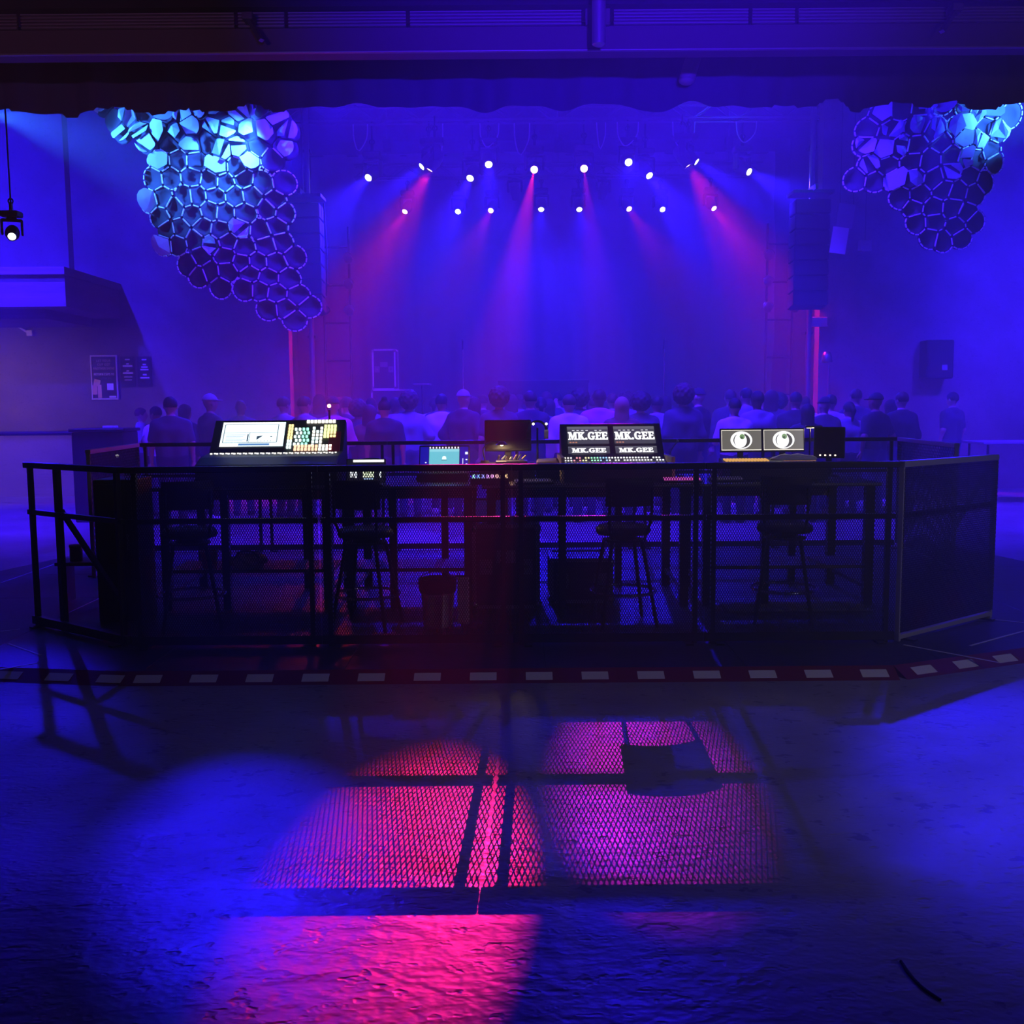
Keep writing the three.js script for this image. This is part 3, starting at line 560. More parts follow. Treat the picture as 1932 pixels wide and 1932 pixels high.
// expanded-metal infill, one shared sheet for the near panels and a coarser one for the far ones
function meshSheet(w, h, cw, ch, t) {
  const pos = [], nx = Math.round(w / cw), ny = Math.round(h / ch), sx = w / nx, sy = h / ny;
  const strand = (x0, y0, x1, y1) => {
    const L = Math.hypot(x1 - x0, y1 - y0), px = (-(y1 - y0) / L) * t, py = ((x1 - x0) / L) * t;
    const a = [x0 + px, y0 + py, 0], b = [x1 + px, y1 + py, 0], c = [x1 - px, y1 - py, 0], d = [x0 - px, y0 - py, 0], e = [x0, y0, -t * 2.2], f = [x1, y1, -t * 2.2];
    pos.push(...a, ...d, ...c, ...a, ...c, ...b, ...a, ...b, ...f, ...a, ...f, ...e, ...d, ...e, ...f, ...d, ...f, ...c);
  };
  for (let j = 0; j < ny; j++) for (let i = 0; i < nx; i++) {
    const x = -w / 2 + i * sx, y = j * sy;
    strand(x, y, x + sx / 2, y + sy / 2); strand(x + sx, y, x + sx / 2, y + sy / 2); strand(x + sx / 2, y + sy / 2, x, y + sy); strand(x + sx / 2, y + sy / 2, x + sx, y + sy);
  }
  const g = new THREE.BufferGeometry(); g.setAttribute('position', new THREE.Float32BufferAttribute(pos, 3)); g.computeVertexNormals(); return g;
}
const PW = 1.2, PH = 1.2;
const fineMesh = meshSheet(PW, PH - 0.09, 0.0155, 0.030, 0.0021), coarseMesh = meshSheet(PW, PH - 0.09, 0.032, 0.06, 0.0026);
function fencePanel(ax, az, bx, bz, label, { fine = false, brace = 0, group, pale = false, open = false, bare = false } = {}) {
  const L = Math.hypot(bx - ax, bz - az), t = thing('fence_panel', label, 'fence panel', [(ax + bx) / 2, DY, (az + bz) / 2], Math.atan2(-(bz - az), bx - ax), group), h = PH, w = L - 0.002;
  for (const s of [-1, 1]) obj('post', rbox(pale ? 0.024 : 0.032, h, 0.036, 0.004, s * (w / 2 - (pale ? 0.012 : 0.058)), h / 2, 0), pale ? M.frame : M.steel, t);
  obj('top_rail', rbox(w, 0.042, 0.05, 0.006, 0, h - 0.02, 0), pale ? M.frame : M.steel, t);
  obj('bottom_rail', rbox(w, pale ? 0.03 : 0.06, 0.038, 0.004, 0, pale ? 0.03 : 0.045, 0), pale ? M.frame : M.steel, t);
  obj('middle_rail', rbox(w - 0.02, 0.036, 0.03, 0.004, 0, 0.84, 0), M.steel, t);
  if (brace) obj('diagonal_brace', open ? bar(V(-w * 0.2, 0.86, -0.05), V(w * 0.36, 0.3, -0.05), 0.03, 0.03) : bar(V(brace * (w / 2 - 0.06), 1.05, -0.05), V(-brace * w * 0.28, 0.25, -0.05), 0.03, 0.02), open ? M.steel : M.galv, t);
  if (open) obj('inner_post', rbox(0.05, h, 0.04, 0.004, -w * 0.2, h / 2, -0.03), M.steel, t);
  if (!open && !bare) { const m = obj('mesh_infill', fine ? fineMesh : coarseMesh, M.mesh, t); m.scale.x = (w - 0.01) / PW; m.position.set(0, 0.06, 0.022); m.userData.kind = 'stuff'; }
  obj('foot', [box(0.05, 0.012, 0.16, -w / 2 + 0.1, 0.006, 0), box(0.05, 0.012, 0.16, w / 2 - 0.1, 0.006, 0)], M.steel, t);
}
{
  const fx = [-2.53, -1.265, 0, 1.265, 2.53], names = ['front mesh fence panel before the lighting console', 'front mesh fence panel before the laptop and small mixer', 'front mesh fence panel before the four-screen sound console', 'front mesh fence panel before the twin-monitor desk'];
  for (let i = 0; i < 4; i++) fencePanel(fx[i], -6.7, fx[i + 1], -6.7, names[i], { fine: true, group: 'mix position fence panels' });
  fencePanel(-3.52, -7.43, -2.55, -6.7, 'angled open frame fence panel at the left front corner', { brace: -1, open: true, group: 'mix position fence panels' });
  fencePanel(2.55, -6.7, 3.52, -7.45, 'angled mesh fence panel with pale top rail at the right front corner', { fine: true, brace: 1, group: 'mix position fence panels', pale: true });
  const rx = [-4.05, -2.7, -1.35, 0, 1.4, 2.8, 4.2], behind = ['behind the lighting console, at the left corner', 'behind the lighting console', 'behind the laptop', 'behind the sound console', 'behind the twin-monitor desk', 'at the right corner'];
  for (let i = 0; i < 6; i++) fencePanel(rx[i], -11.2, rx[i + 1], -11.2, 'rear open rail fence panel ' + behind[i], { bare: true, group: 'mix position fence panels' });
  fencePanel(-3.92, -9.5, -4.05, -11.13, 'side mesh fence panel on the left, running back to the crowd', { group: 'mix position fence panels', pale: true });
  fencePanel(4.2, -11.13, 4.1, -9.45, 'side mesh fence panel on the right, running back to the crowd', { group: 'mix position fence panels', pale: true });
}
// tables
const TY = 1.03;
function workTable(x0, x1, label, shelf) {
  const w = x1 - x0, t = thing('work_table', label, 'table', [(x0 + x1) / 2, DY, -8.42], 0, 'mix position tables'), H = TY - DY;
  obj('tabletop', rbox(w - 0.02, 0.03, 1.1, 0.006, 0, H - 0.015, 0), M.black, t);
  obj('front_edge_trim', box(w - 0.02, 0.012, 0.008, 0, H - 0.01, 0.553), M.galv, t);
  for (const sx of [-1, 1]) for (const sz of [-1, 1]) obj('leg', rbox(0.07, H - 0.03, 0.07, 0.005, sx * (w / 2 - 0.08), (H - 0.03) / 2, sz * 0.47), M.steel, t);
  for (const [sx, sz] of [[-0.12, 1], [0.2, -1]]) obj('middle_leg', rbox(0.06, H - 0.03, 0.06, 0.005, sx * w, (H - 0.03) / 2, sz * 0.45), M.steel, t);
  obj('rear_apron', box(w - 0.2, 0.14, 0.02, 0, H - 0.12, -0.48), M.tan, t);
  if (shelf) obj('lower_shelf', rbox(w - 0.12, 0.03, 0.5, 0.006, 0, 0.29, 0.14), M.wood, t);
  for (const sx of [-1, 1]) obj('side_stretcher', box(0.03, 0.03, 0.94, sx * (w / 2 - 0.08), 0.14, 0), M.steel, t);
}
workTable(-2.78, -1.36, 'black work table under the lighting console', true);
workTable(-1.34, -0.26, 'black work table under the laptop and small mixer', true);
workTable(-0.24, 1.42, 'black work table under the sound console', false);
workTable(1.44, 2.86, 'black work table under the twin monitors', true);

// ---------------------------------------------------------------- screens
const txMain = canvasTex(512, 340, (g, w, h) => {
  g.fillStyle = '#dff6fb'; g.fillRect(0, 0, w, h); g.fillStyle = '#ffffff'; g.fillRect(0, 0, 460, 30); g.fillRect(0, 296, 150, 44);
  g.strokeStyle = '#23303f'; g.lineWidth = 5; g.strokeRect(20, 34, 436, 250); g.lineWidth = 3; g.beginPath(); g.moveTo(20, 150); g.lineTo(456, 150); g.moveTo(230, 150); g.lineTo(230, 284); g.stroke();
  g.fillStyle = '#9fb4c8'; for (let i = 0; i < 5; i++) g.fillRect(40, 176 + i * 20, 160 - (i % 3) * 20, 7);
  g.fillStyle = '#2b3a4c'; g.fillRect(212, 170, 10, 100); g.beginPath(); g.moveTo(290, 250); g.lineTo(290, 200); g.lineTo(340, 190); g.fill(); g.fillRect(400, 200, 14, 10); for (let i = 0; i < 5; i++) g.fillRect(300 + i * 26, 262, 6, 8);
  g.fillStyle = '#4d74a8'; g.fillRect(150, 300, 250, 26);
});
const txName = (w, h, size, top) => canvasTex(w, h, (g) => {
  g.fillStyle = '#3b3a44'; g.fillRect(0, 0, w, h); g.fillStyle = '#55545f'; g.fillRect(0, 0, w, h * 0.16); g.fillStyle = '#ffffff'; g.font = `bold ${size}px serif`; g.textAlign = 'center'; g.textBaseline = 'middle';
  g.lineJoin = 'round'; g.strokeStyle = '#ffffff'; g.lineWidth = size * 0.07; g.strokeText('MK.GEE', w / 2, h * 0.55, w * 0.97); g.fillText('MK.GEE', w / 2, h * 0.55, w * 0.97);
  if (top) { g.fillStyle = '#c9c8d0'; for (let i = 0; i < 7; i++) if (i !== 4) g.fillRect(w * 0.12 + i * w * 0.11, h * 0.2, w * 0.06, h * 0.05); g.fillStyle = '#a06a58'; for (let i = 0; i < 3; i++) g.fillRect(w * 0.04 + i * w * 0.07, h * 0.88, w * 0.05, h * 0.07); }
});
const txNameTall = txName(512, 256, 150, true), txNameWide = txName(512, 128, 104, false);
const txEmblem = canvasTex(512, 256, (g, w, h) => {
  g.fillStyle = '#5d5a50'; g.fillRect(0, 0, w, h); g.fillStyle = '#f2ead8'; g.fillRect(0, 0, w, 8); g.fillRect(0, h - 9, w, 9); g.fillRect(0, 0, 7, h);
  g.fillStyle = '#ffffff'; g.beginPath(); g.ellipse(256, 128, 140, 112, 0, 0, 7); g.fill(); g.fillStyle = '#3c3b34'; g.beginPath(); g.ellipse(262, 132, 108, 92, 0.1, 0, 7); g.fill();
  g.fillStyle = '#ffffff'; g.beginPath(); g.ellipse(246, 134, 80, 88, 0, 0, 7); g.fill(); g.fillRect(196, 30, 100, 44); g.fillStyle = '#6f8f5c'; g.beginPath(); g.ellipse(268, 84, 34, 32, 0.3, 0, 7); g.fill(); g.fillStyle = '#41523a'; g.beginPath(); g.ellipse(262, 96, 16, 14, 0, 0, 7); g.fill();
});
const txMixer = canvasTex(256, 160, (g, w, h) => {
  g.fillStyle = '#63b7c8'; g.fillRect(0, 0, w, h); g.fillStyle = '#a9dde6'; g.fillRect(0, h - 14, w, 14); g.fillStyle = '#86cad8'; g.fillRect(0, 0, w, 26);
  g.fillStyle = '#e6fbff'; g.beginPath(); g.arc(128, 84, 17, Math.PI, 0); g.lineTo(148, 100); g.lineTo(108, 100); g.fill(); g.fillStyle = '#2f5964'; g.fillRect(104, 104, 46, 5);
});
const txLaptop = canvasTex(512, 300, (g, w, h) => {
  g.fillStyle = '#101014'; g.fillRect(0, 0, w, h); g.fillStyle = '#ffffff'; g.fillRect(80, 0, 420, 34); g.fillStyle = '#e9eef2'; g.fillRect(40, 100, 44, 140); g.fillRect(96, 90, 40, 160); g.fillRect(440, 96, 22, 150);
  g.fillStyle = '#e7f2cf'; g.fillRect(215, 90, 150, 150); g.fillStyle = '#52603a'; for (const [x, y, a, b] of [[235, 115, 40, 24], [300, 110, 50, 34], [226, 160, 34, 22], [280, 168, 30, 20], [330, 165, 26, 30], [240, 205, 60, 12]]) g.fillRect(x, y, a, b); g.fillStyle = '#9fb9e0'; g.fillRect(220, 252, 140, 18);
});
const face = (w, h, tex, k, parent, [x, y, z], rx = 0, ry = 0, name = 'screen') => { const m = obj(name, new THREE.PlaneGeometry(w, h), screenMat(tex, k), parent); m.position.set(x, y, z); m.rotation.set(rx, ry, 0, 'YXZ'); return m; };
const keyBox = (w, h, d) => new THREE.BoxGeometry(w, h, d);
const keyGlow = {}; const keyMat = (c, k = 2.2) => (keyGlow[c + k] ??= glow(c, k));

{ // lighting console
  const c = thing('lighting_console', 'lighting console with bright touchscreen and coloured glowing keys', 'console', [-1.94, TY, -8.42], 0.06);
  const sh = new THREE.Shape([[-0.42, 0], [0.42, 0], [0.42, 0.16], [0.24, 0.21], [-0.08, 0.235], [-0.36, 0.49], [-0.42, 0.47]].map(([a, b]) => new THREE.Vector2(a, b)));
  obj('console_body', at(new THREE.ExtrudeGeometry(sh, { depth: 1.08, bevelEnabled: true, bevelSize: 0.008, bevelThickness: 0.008, bevelSegments: 2 }), -0.54, 0, 0, 0, -Math.PI / 2).rotateY(0).translate(1.08, 0, 0), M.plastic, c);
  const tilt = -Math.atan2(0.28, 0.255);
  const slope = (u, v) => V(u, 0.2425 + v * 0.25 + 0.006, -0.07 - v * 0.275);        // u across, v 0..1 up the raked panel
  const s = slope(-0.21, 0.52); const scr = face(0.52, 0.29, txMain, 1.9, c, [s.x, s.y + 0.008, s.z + 0.008], tilt, 0, 'touchscreen');
  obj('screen_bezel', at(rbox(0.56, 0.33, 0.012, 0.006, 0, 0, 0, tilt), s.x, s.y, s.z), M.black, c);
  const r = rng(9), cols = [[1, 0.95, 0.8], [1, 0.75, 0.3], [0.9, 1, 0.35], [0.35, 1, 0.7], [0.75, 1, 0.95], [1, 0.55, 0.35]];
  const by = new Map(); const add = (u, v, w, h, col) => { const p = slope(u, v), g = at(keyBox(w, h, 0.014), 0, 0, 0, tilt); g.translate(p.x, p.y, p.z); const k = String(col); if (!by.has(k)) by.set(k, [col, []]); by.get(k)[1].push(g); };
  for (let j = 0; j < 8; j++) for (let i = 0; i < 2; i++) add(0.085 + i * 0.022, 0.12 + j * 0.1, 0.016, 0.022, j < 3 ? cols[4] : cols[1]);
  for (let j = 0; j < 5; j++) for (let i = 0; i < 4; i++) add(0.14 + i * 0.032 + (j % 2) * 0.012, 0.22 + j * 0.12, 0.019, 0.022, i > 1 ? cols[3] : cols[4]);
  for (let j = 0; j < 6; j++) for (let i = 0; i < 3; i++) if (r() > 0.15) add(0.29 + i * 0.032, 0.18 + j * 0.11, 0.021, 0.02, r() > 0.5 ? cols[0] : cols[4]);
  for (let j = 0; j < 4; j++) for (let i = 0; i < 4; i++) add(0.385 + i * 0.027, 0.46 + j * 0.11, 0.02, 0.026, cols[2]);
  for (let i = 0; i < 8; i++) add(0.235 + i * 0.031, 0.95, 0.024, 0.028, cols[0]);
  for (let j = 0; j < 2; j++) for (let i = 0; i < 11; i++) add(0.15 + i * 0.029, 0.05 + j * 0.1, 0.02, 0.022, cols[i > 6 ? 0 : 5]);
  for (const [col, g] of by.values()) tag(obj('glowing_keys', g, keyMat(col), c), null, null, null, 'stuff');
  const red = slope(0.47, 0.3); obj('red_key_surround', at(rbox(0.1, 0.24, 0.01, 0.004, 0, 0, 0, tilt), red.x, red.y - 0.004, red.z), std([0.5, 0.02, 0.02], 0.4), c);
  const f = []; for (let i = 0; i < 44; i++) f.push(box(0.014, 0.012, 0.022, -0.5 + i * 0.0232, 0.237, 0.06 - (i % 2) * 0.03)); tag(obj('fader_keys', f, keyMat([1, 0.96, 0.9], 1.6), c), null, null, null, 'stuff');
  panelLight(0.5, 0.27, V(-2.15, TY + 0.46, -8.52), V(-2.15, TY + 1.1, -7.7), [0.8, 0.95, 1], 1.6);
  const p = thing('loose_papers', 'pinkish papers and a coiled cable beside the lighting console', 'papers', [-1.22, TY, -8.35]);
  obj('paper_tray', rbox(0.24, 0.15, 0.3, 0.008, 0.03, 0.075, 0), M.black, p);
  for (let k = 0; k < 3; k++) obj('sheet', box(0.2, 0.002, 0.27, 0.02 * k, 0.153 + k * 0.004, 0, 0, 0.3 + k * 0.25), M.paper, p);
  obj('coiled_cable', [tor(0.07, 0.008, 0.08, 0.172, 0.05), tor(0.06, 0.008, 0.085, 0.186, 0.05)], M.rubber, p);
}
function laptop(name, label, [x, y, z], w, h, tex, k, tilt = 0.3, turn = 0) {
  const t = thing(name, label, 'laptop', [x, y, z], turn);
  obj('keyboard_base', rbox(w, 0.018, w * 0.68, 0.006, 0, 0.009, w * 0.34), M.plastic, t);
  const lid = obj('lid', at(rbox(w, h, 0.01, 0.004, 0, h / 2, 0), 0, 0.018, 0), M.plastic, t); lid.rotation.x = -tilt;
  const s = obj('screen', new THREE.PlaneGeometry(w * 0.95, h * 0.92), screenMat(tex, k), lid); s.position.set(0, h / 2 + 0.018, 0.0062);
  const keys = []; for (let j = 0; j < 5; j++) for (let i = 0; i < 13; i++) keys.push(box(w * 0.055, 0.004, w * 0.07, (i - 6) * w * 0.068, 0.02, w * 0.12 + j * w * 0.085)); tag(obj('laptop_keys', keys, M.black, t), null, null, null, 'stuff');
}
laptop('laptop', 'open laptop with white menu bar and greenish picture on its screen', [-1.14, TY, -8.0], 0.31, 0.19, txLaptop, 1.6, 0.25);
{ // small digital mixer with cyan screen
  const c = thing('compact_mixer', 'compact digital mixer with pale cyan screen and blue side panels', 'mixer', [-0.56, TY, -8.5]);
  const tilt = -0.5, B = (g) => g.rotateX(tilt).translate(0, 0.11, 0);
  obj('mixer_body', [B(rbox(0.42, 0.26, 0.05, 0.01, 0, 0.07, -0.03)), rbox(0.42, 0.07, 0.36, 0.01, 0, 0.035, 0.06)], M.plastic, c);
  for (const s of [-1, 1]) obj('side_panel', B(box(0.07, 0.21, 0.006, s * 0.165, 0.075, 0)), glow([0.02, 0.015, 1], 0.45), c);
  const f = obj('screen', new THREE.PlaneGeometry(0.25, 0.155), screenMat(txMixer, 1.5), c); f.rotation.x = tilt; f.position.set(0, 0.11 + 0.085 * Math.cos(tilt), 0.085 * Math.sin(tilt) + 0.004);
  const led = []; for (let i = 0; i < 10; i++) led.push(B(box(0.011, 0.012, 0.006, -0.118 + i * 0.026, 0.173, 0.002))); tag(obj('indicator_lights', led, keyMat([0.85, 0.7, 1], 2), c), null, null, null, 'stuff');
  const mk = []; for (const [x, y, w, h] of [[-0.155, 0.0, 0.012, 0.03], [-0.152, 0.035, 0.012, 0.008], [0.155, 0.02, 0.005, 0.1], [0.185, 0.12, 0.022, 0.02], [0.185, 0.06, 0.014, 0.008], [0.185, 0.02, 0.014, 0.008]]) mk.push(B(box(w, h, 0.006, x, y, 0.004))); tag(obj('marker_lights', mk, keyMat([0.7, 0.75, 1], 1.8), c), null, null, null, 'stuff');
  const fg = []; for (let i = 0; i < 9; i++) fg.push(box(0.012, 0.02, 0.03, -0.16 + i * 0.04, 0.08, 0.12 + (i % 3) * 0.02)); obj('fader_caps', fg, M.pale, c);
  panelLight(0.25, 0.15, V(-0.56, TY + 0.19, -8.46), V(-0.56, TY + 0.5, -7.9), [0.3, 0.8, 1], 1.2);
}
{ // strip of coloured indicator lamps in front
  const t = thing('control_strip', 'low control strip with a row of coloured glowing knobs', 'controller', [-0.17, TY, -7.98]);
  obj('strip_body', rbox(0.3, 0.05, 0.14, 0.01, 0, 0.025, 0), M.plastic, t);
  const cols = [[0.4, 0.9, 1], [0.2, 0.4, 1], [0.3, 0.3, 1], [0.7, 0.3, 1], [1, 0.4, 0.9], [1, 0.5, 0.5], [1, 0.55, 0.3], [1, 0.6, 0.3]];
  cols.forEach((c, i) => obj('glowing_knob', cyl(0.011, 0.013, 0.03, 12, -0.125 + i * 0.036, 0.062, 0.01), keyMat(c, 1.7), t));
  const b = thing('hooded_monitor', 'black monitor seen in shadow above the lamp-lit desk tray', 'monitor', [-0.03, TY, -8.85]);
  obj('monitor_case', rbox(0.4, 0.27, 0.05, 0.012, 0, 0.35, 0, -0.1), M.black, b); obj('monitor_glass', box(0.37, 0.23, 0.004, 0, 0.353, 0.027, -0.1), std([0.01, 0.01, 0.012], 0.25), b); obj('stand_neck', rbox(0.06, 0.2, 0.04, 0.01, 0, 0.12, -0.03), M.black, b); obj('stand_foot', rbox(0.24, 0.015, 0.18, 0.006, 0, 0.0075, 0), M.black, b);
  const rs = thing('desk_riser', 'low black riser box under the tool tray and desk lamp', 'box', [-0.04, TY, -8.45]); obj('riser_box', rbox(0.46, 0.13, 0.3, 0.008, 0, 0.065, 0), M.black, rs); obj('riser_top', rbox(0.47, 0.012, 0.31, 0.004, 0, 0.134, 0), M.plastic, rs);
  const l = thing('desk_lamp', 'small gooseneck desk lamp glowing over desk tools', 'lamp', [-0.1, TY + 0.14, -8.45]);
  obj('lamp_base', cyl(0.035, 0.04, 0.02, 18, -0.12, 0.01, 0), M.black, l); obj('gooseneck', tube([[-0.12, 0.02, 0], [-0.13, 0.12, 0.01], [-0.07, 0.175, 0.03], [0, 0.172, 0.04]], 0.006), M.steel, l);
  obj('lamp_shade', lathe([[0.012, 0.03], [0.02, 0.028], [0.05, 0], [0.047, 0], [0.01, 0.026]], 20).translate(0.02, 0.15, 0.04), M.galv, l); obj('bulb', sph(0.016, 0.02, 0.155, 0.04), glow([1, 0.75, 0.35], 9), l);
  const pl = new THREE.PointLight(lin([1, 0.7, 0.32]), 0.4, 0, 2); pl.name = 'desk_lamp_light'; pl.position.set(-0.08, TY + 0.295, -8.41); pl.castShadow = true; pl.shadow.radius = 0.6; scene.add(pl);
  const tr = thing('tool_tray', 'metal tray of small tools under the desk lamp', 'tray', [0.0, TY + 0.14, -8.42]);
  obj('tray_base', rbox(0.26, 0.02, 0.2, 0.006, 0, 0.01, 0), M.galv, tr); const rr = rng(3);
  for (let k = 0; k < 7; k++) obj('tool', rod(V(-0.11 + k * 0.033, 0.03, -0.05 + rr() * 0.03), V(-0.1 + k * 0.033 + rr() * 0.03, 0.05 + rr() * 0.03, 0.05), 0.008, 8), k % 2 ? M.pale : M.tan, tr);
  const h = thing('headphones', 'headphones hung on a short stand beside the hooded monitor', 'headphones', [0.22, TY, -8.7]);
  obj('stand_pole', cyl(0.008, 0.01, 0.42, 10, 0, 0.21, 0), M.steel, h); obj('stand_base', cyl(0.07, 0.075, 0.015, 20, 0, 0.0075, 0), M.steel, h); obj('headband', tor(0.075, 0.01, 0, 0.4, 0, 0, 22, Math.PI), M.black, h);
  for (const s of [-1, 1]) { const e = obj('ear_cup', cyl(0.038, 0.04, 0.035, 20, s * 0.075, 0.365, 0, 0, 0, Math.PI / 2), s > 0 ? M.paper : M.black, h); obj('status_light', sph(0.011, s * 0.055 + 0.02, 0.452, 0.025), keyMat([1, 0.85, 0.9], 3), e); }
  const k = thing('tan_pouch', 'crumpled tan pouch lying left of the sound console', 'pouch', [0.3, TY, -8.45]);
  obj('pouch_body', (() => { const g = new RoundedBoxGeometry(0.19, 0.07, 0.14, 6, 0.03), p = g.attributes.position; for (let i = 0; i < p.count; i++) p.setY(i, p.getY(i) * (1 + 0.35 * Math.sin(p.getX(i) * 38 + p.getZ(i) * 20))); g.computeVertexNormals(); return g.translate(0, 0.13, 0); })(), M.tan, k);
  obj('pouch_box', rbox(0.18, 0.09, 0.13, 0.008, 0, 0.045, 0), M.black, k);
}
// grey keyboards on the table front
function keyboard(label, x, z, turn, mat, w = 0.3) {
  const t = thing('computer_keyboard', label, 'keyboard', [x, TY, z], turn);
  obj('keyboard_case', rbox(w, 0.02, 0.12, 0.006, 0, 0.014, 0, 0.12), M.plastic, t); const g = [];
  for (let j = 0; j < 5; j++) for (let i = 0; i < 15; i++) g.push(box(w * 0.052, 0.009, 0.017, (i - 7) * w * 0.0635, 0.03 + (2 - j) * 0.0026, (j - 2) * 0.021));
  tag(obj('key_caps', g, mat, t), null, null, null, 'stuff');
}
keyboard('pale grey keyboard lying before the hooded monitor', 0.17, -7.96, 0.12, M.pale);
keyboard('keyboard with glowing pink keys between the sound console and the twin monitors', 1.33, -8.0, -0.05, keyMat([1, 0.12, 0.75], 0.7));
keyboard('keyboard with amber and pink keys before the twin monitors', 1.68, -8.02, 0.04, M.paper, 0.26);

{ // sound console with four name screens
  const c = thing('sound_console', 'sound console with four screens showing large white lettering', 'console', [0.84, TY, -8.5]);
  const sh = new THREE.Shape([[-0.36, 0], [0.42, 0], [0.42, 0.1], [0.1, 0.15], [-0.02, 0.2], [-0.3, 0.44], [-0.36, 0.44]].map(([a, b]) => new THREE.Vector2(a, b)));
  obj('console_body', at(new THREE.ExtrudeGeometry(sh, { depth: 0.84, bevelEnabled: true, bevelSize: 0.006, bevelThickness: 0.006, bevelSegments: 2 }), 0.42, 0, 0, 0, -Math.PI / 2), M.plastic, c);
  const t1 = -Math.atan2(0.28, 0.24);
  for (const s of [-1, 1]) {
    face(0.345, 0.215, txNameTall, 1.7, c, [s * 0.196 + 0.0, 0.355, -0.17], t1, 0, 'upper_screen');
    face(0.345, 0.085, txNameWide, 1.7, c, [s * 0.196, 0.236, -0.033], t1, 0, 'lower_screen');
    panelLight(0.34, 0.2, V(0.84 + s * 0.196, TY + 0.37, -8.655), V(0.84 + s * 0.196, TY + 0.9, -8.1), [1, 1, 1], 0.8);
  }
  const r = rng(4), cols = [[1, 0.95, 0.9], [1, 0.35, 0.4], [1, 0.95, 0.5], [0.4, 1, 0.6], [0.4, 0.7, 1], [1, 1, 1]], by = cols.map(() => []);
  for (let j = 0; j < 3; j++) for (let i = 0; i < 34; i++) { const k = i < 16 ? Math.min(5, (i / 3) | 0) : 5; if (r() > 0.22) by[k].push(box(0.013, 0.012, 0.016, -0.4 + i * 0.0242, 0.175 - j * 0.018, 0.06 + j * 0.055)); }
  by.forEach((g, i) => tag(obj('channel_keys', g, keyMat(cols[i], 1.5), c), null, null, null, 'stuff'));
  const fd = []; for (let i = 0; i < 24; i++) fd.push(box(0.014, 0.022, 0.03, -0.38 + i * 0.033, 0.135, 0.26 + 0.05 * Math.sin(i * 1.7))); tag(obj('fader_caps', fd, M.pale, c), null, null, null, 'stuff');
  for (const s of [-1, 1]) obj('side_cheek', rbox(0.03, 0.2, 0.78, 0.008, s * 0.435, 0.1, 0.03), M.tan, c);
  const a = thing('microphone_boom', 'thin antenna-like mic boom at the right end of the sound console', 'mic boom', [1.33, TY, -8.62]);
  obj('boom_base', cyl(0.04, 0.045, 0.02, 16, 0, 0.01, 0), M.steel, a); obj('boom_arm', tube([[0, 0.02, 0], [0.0, 0.2, 0], [0.06, 0.3, 0]], 0.005), M.galv, a); obj('boom_tip', sph(0.011, 0.062, 0.303, 0), M.galv, a);
}
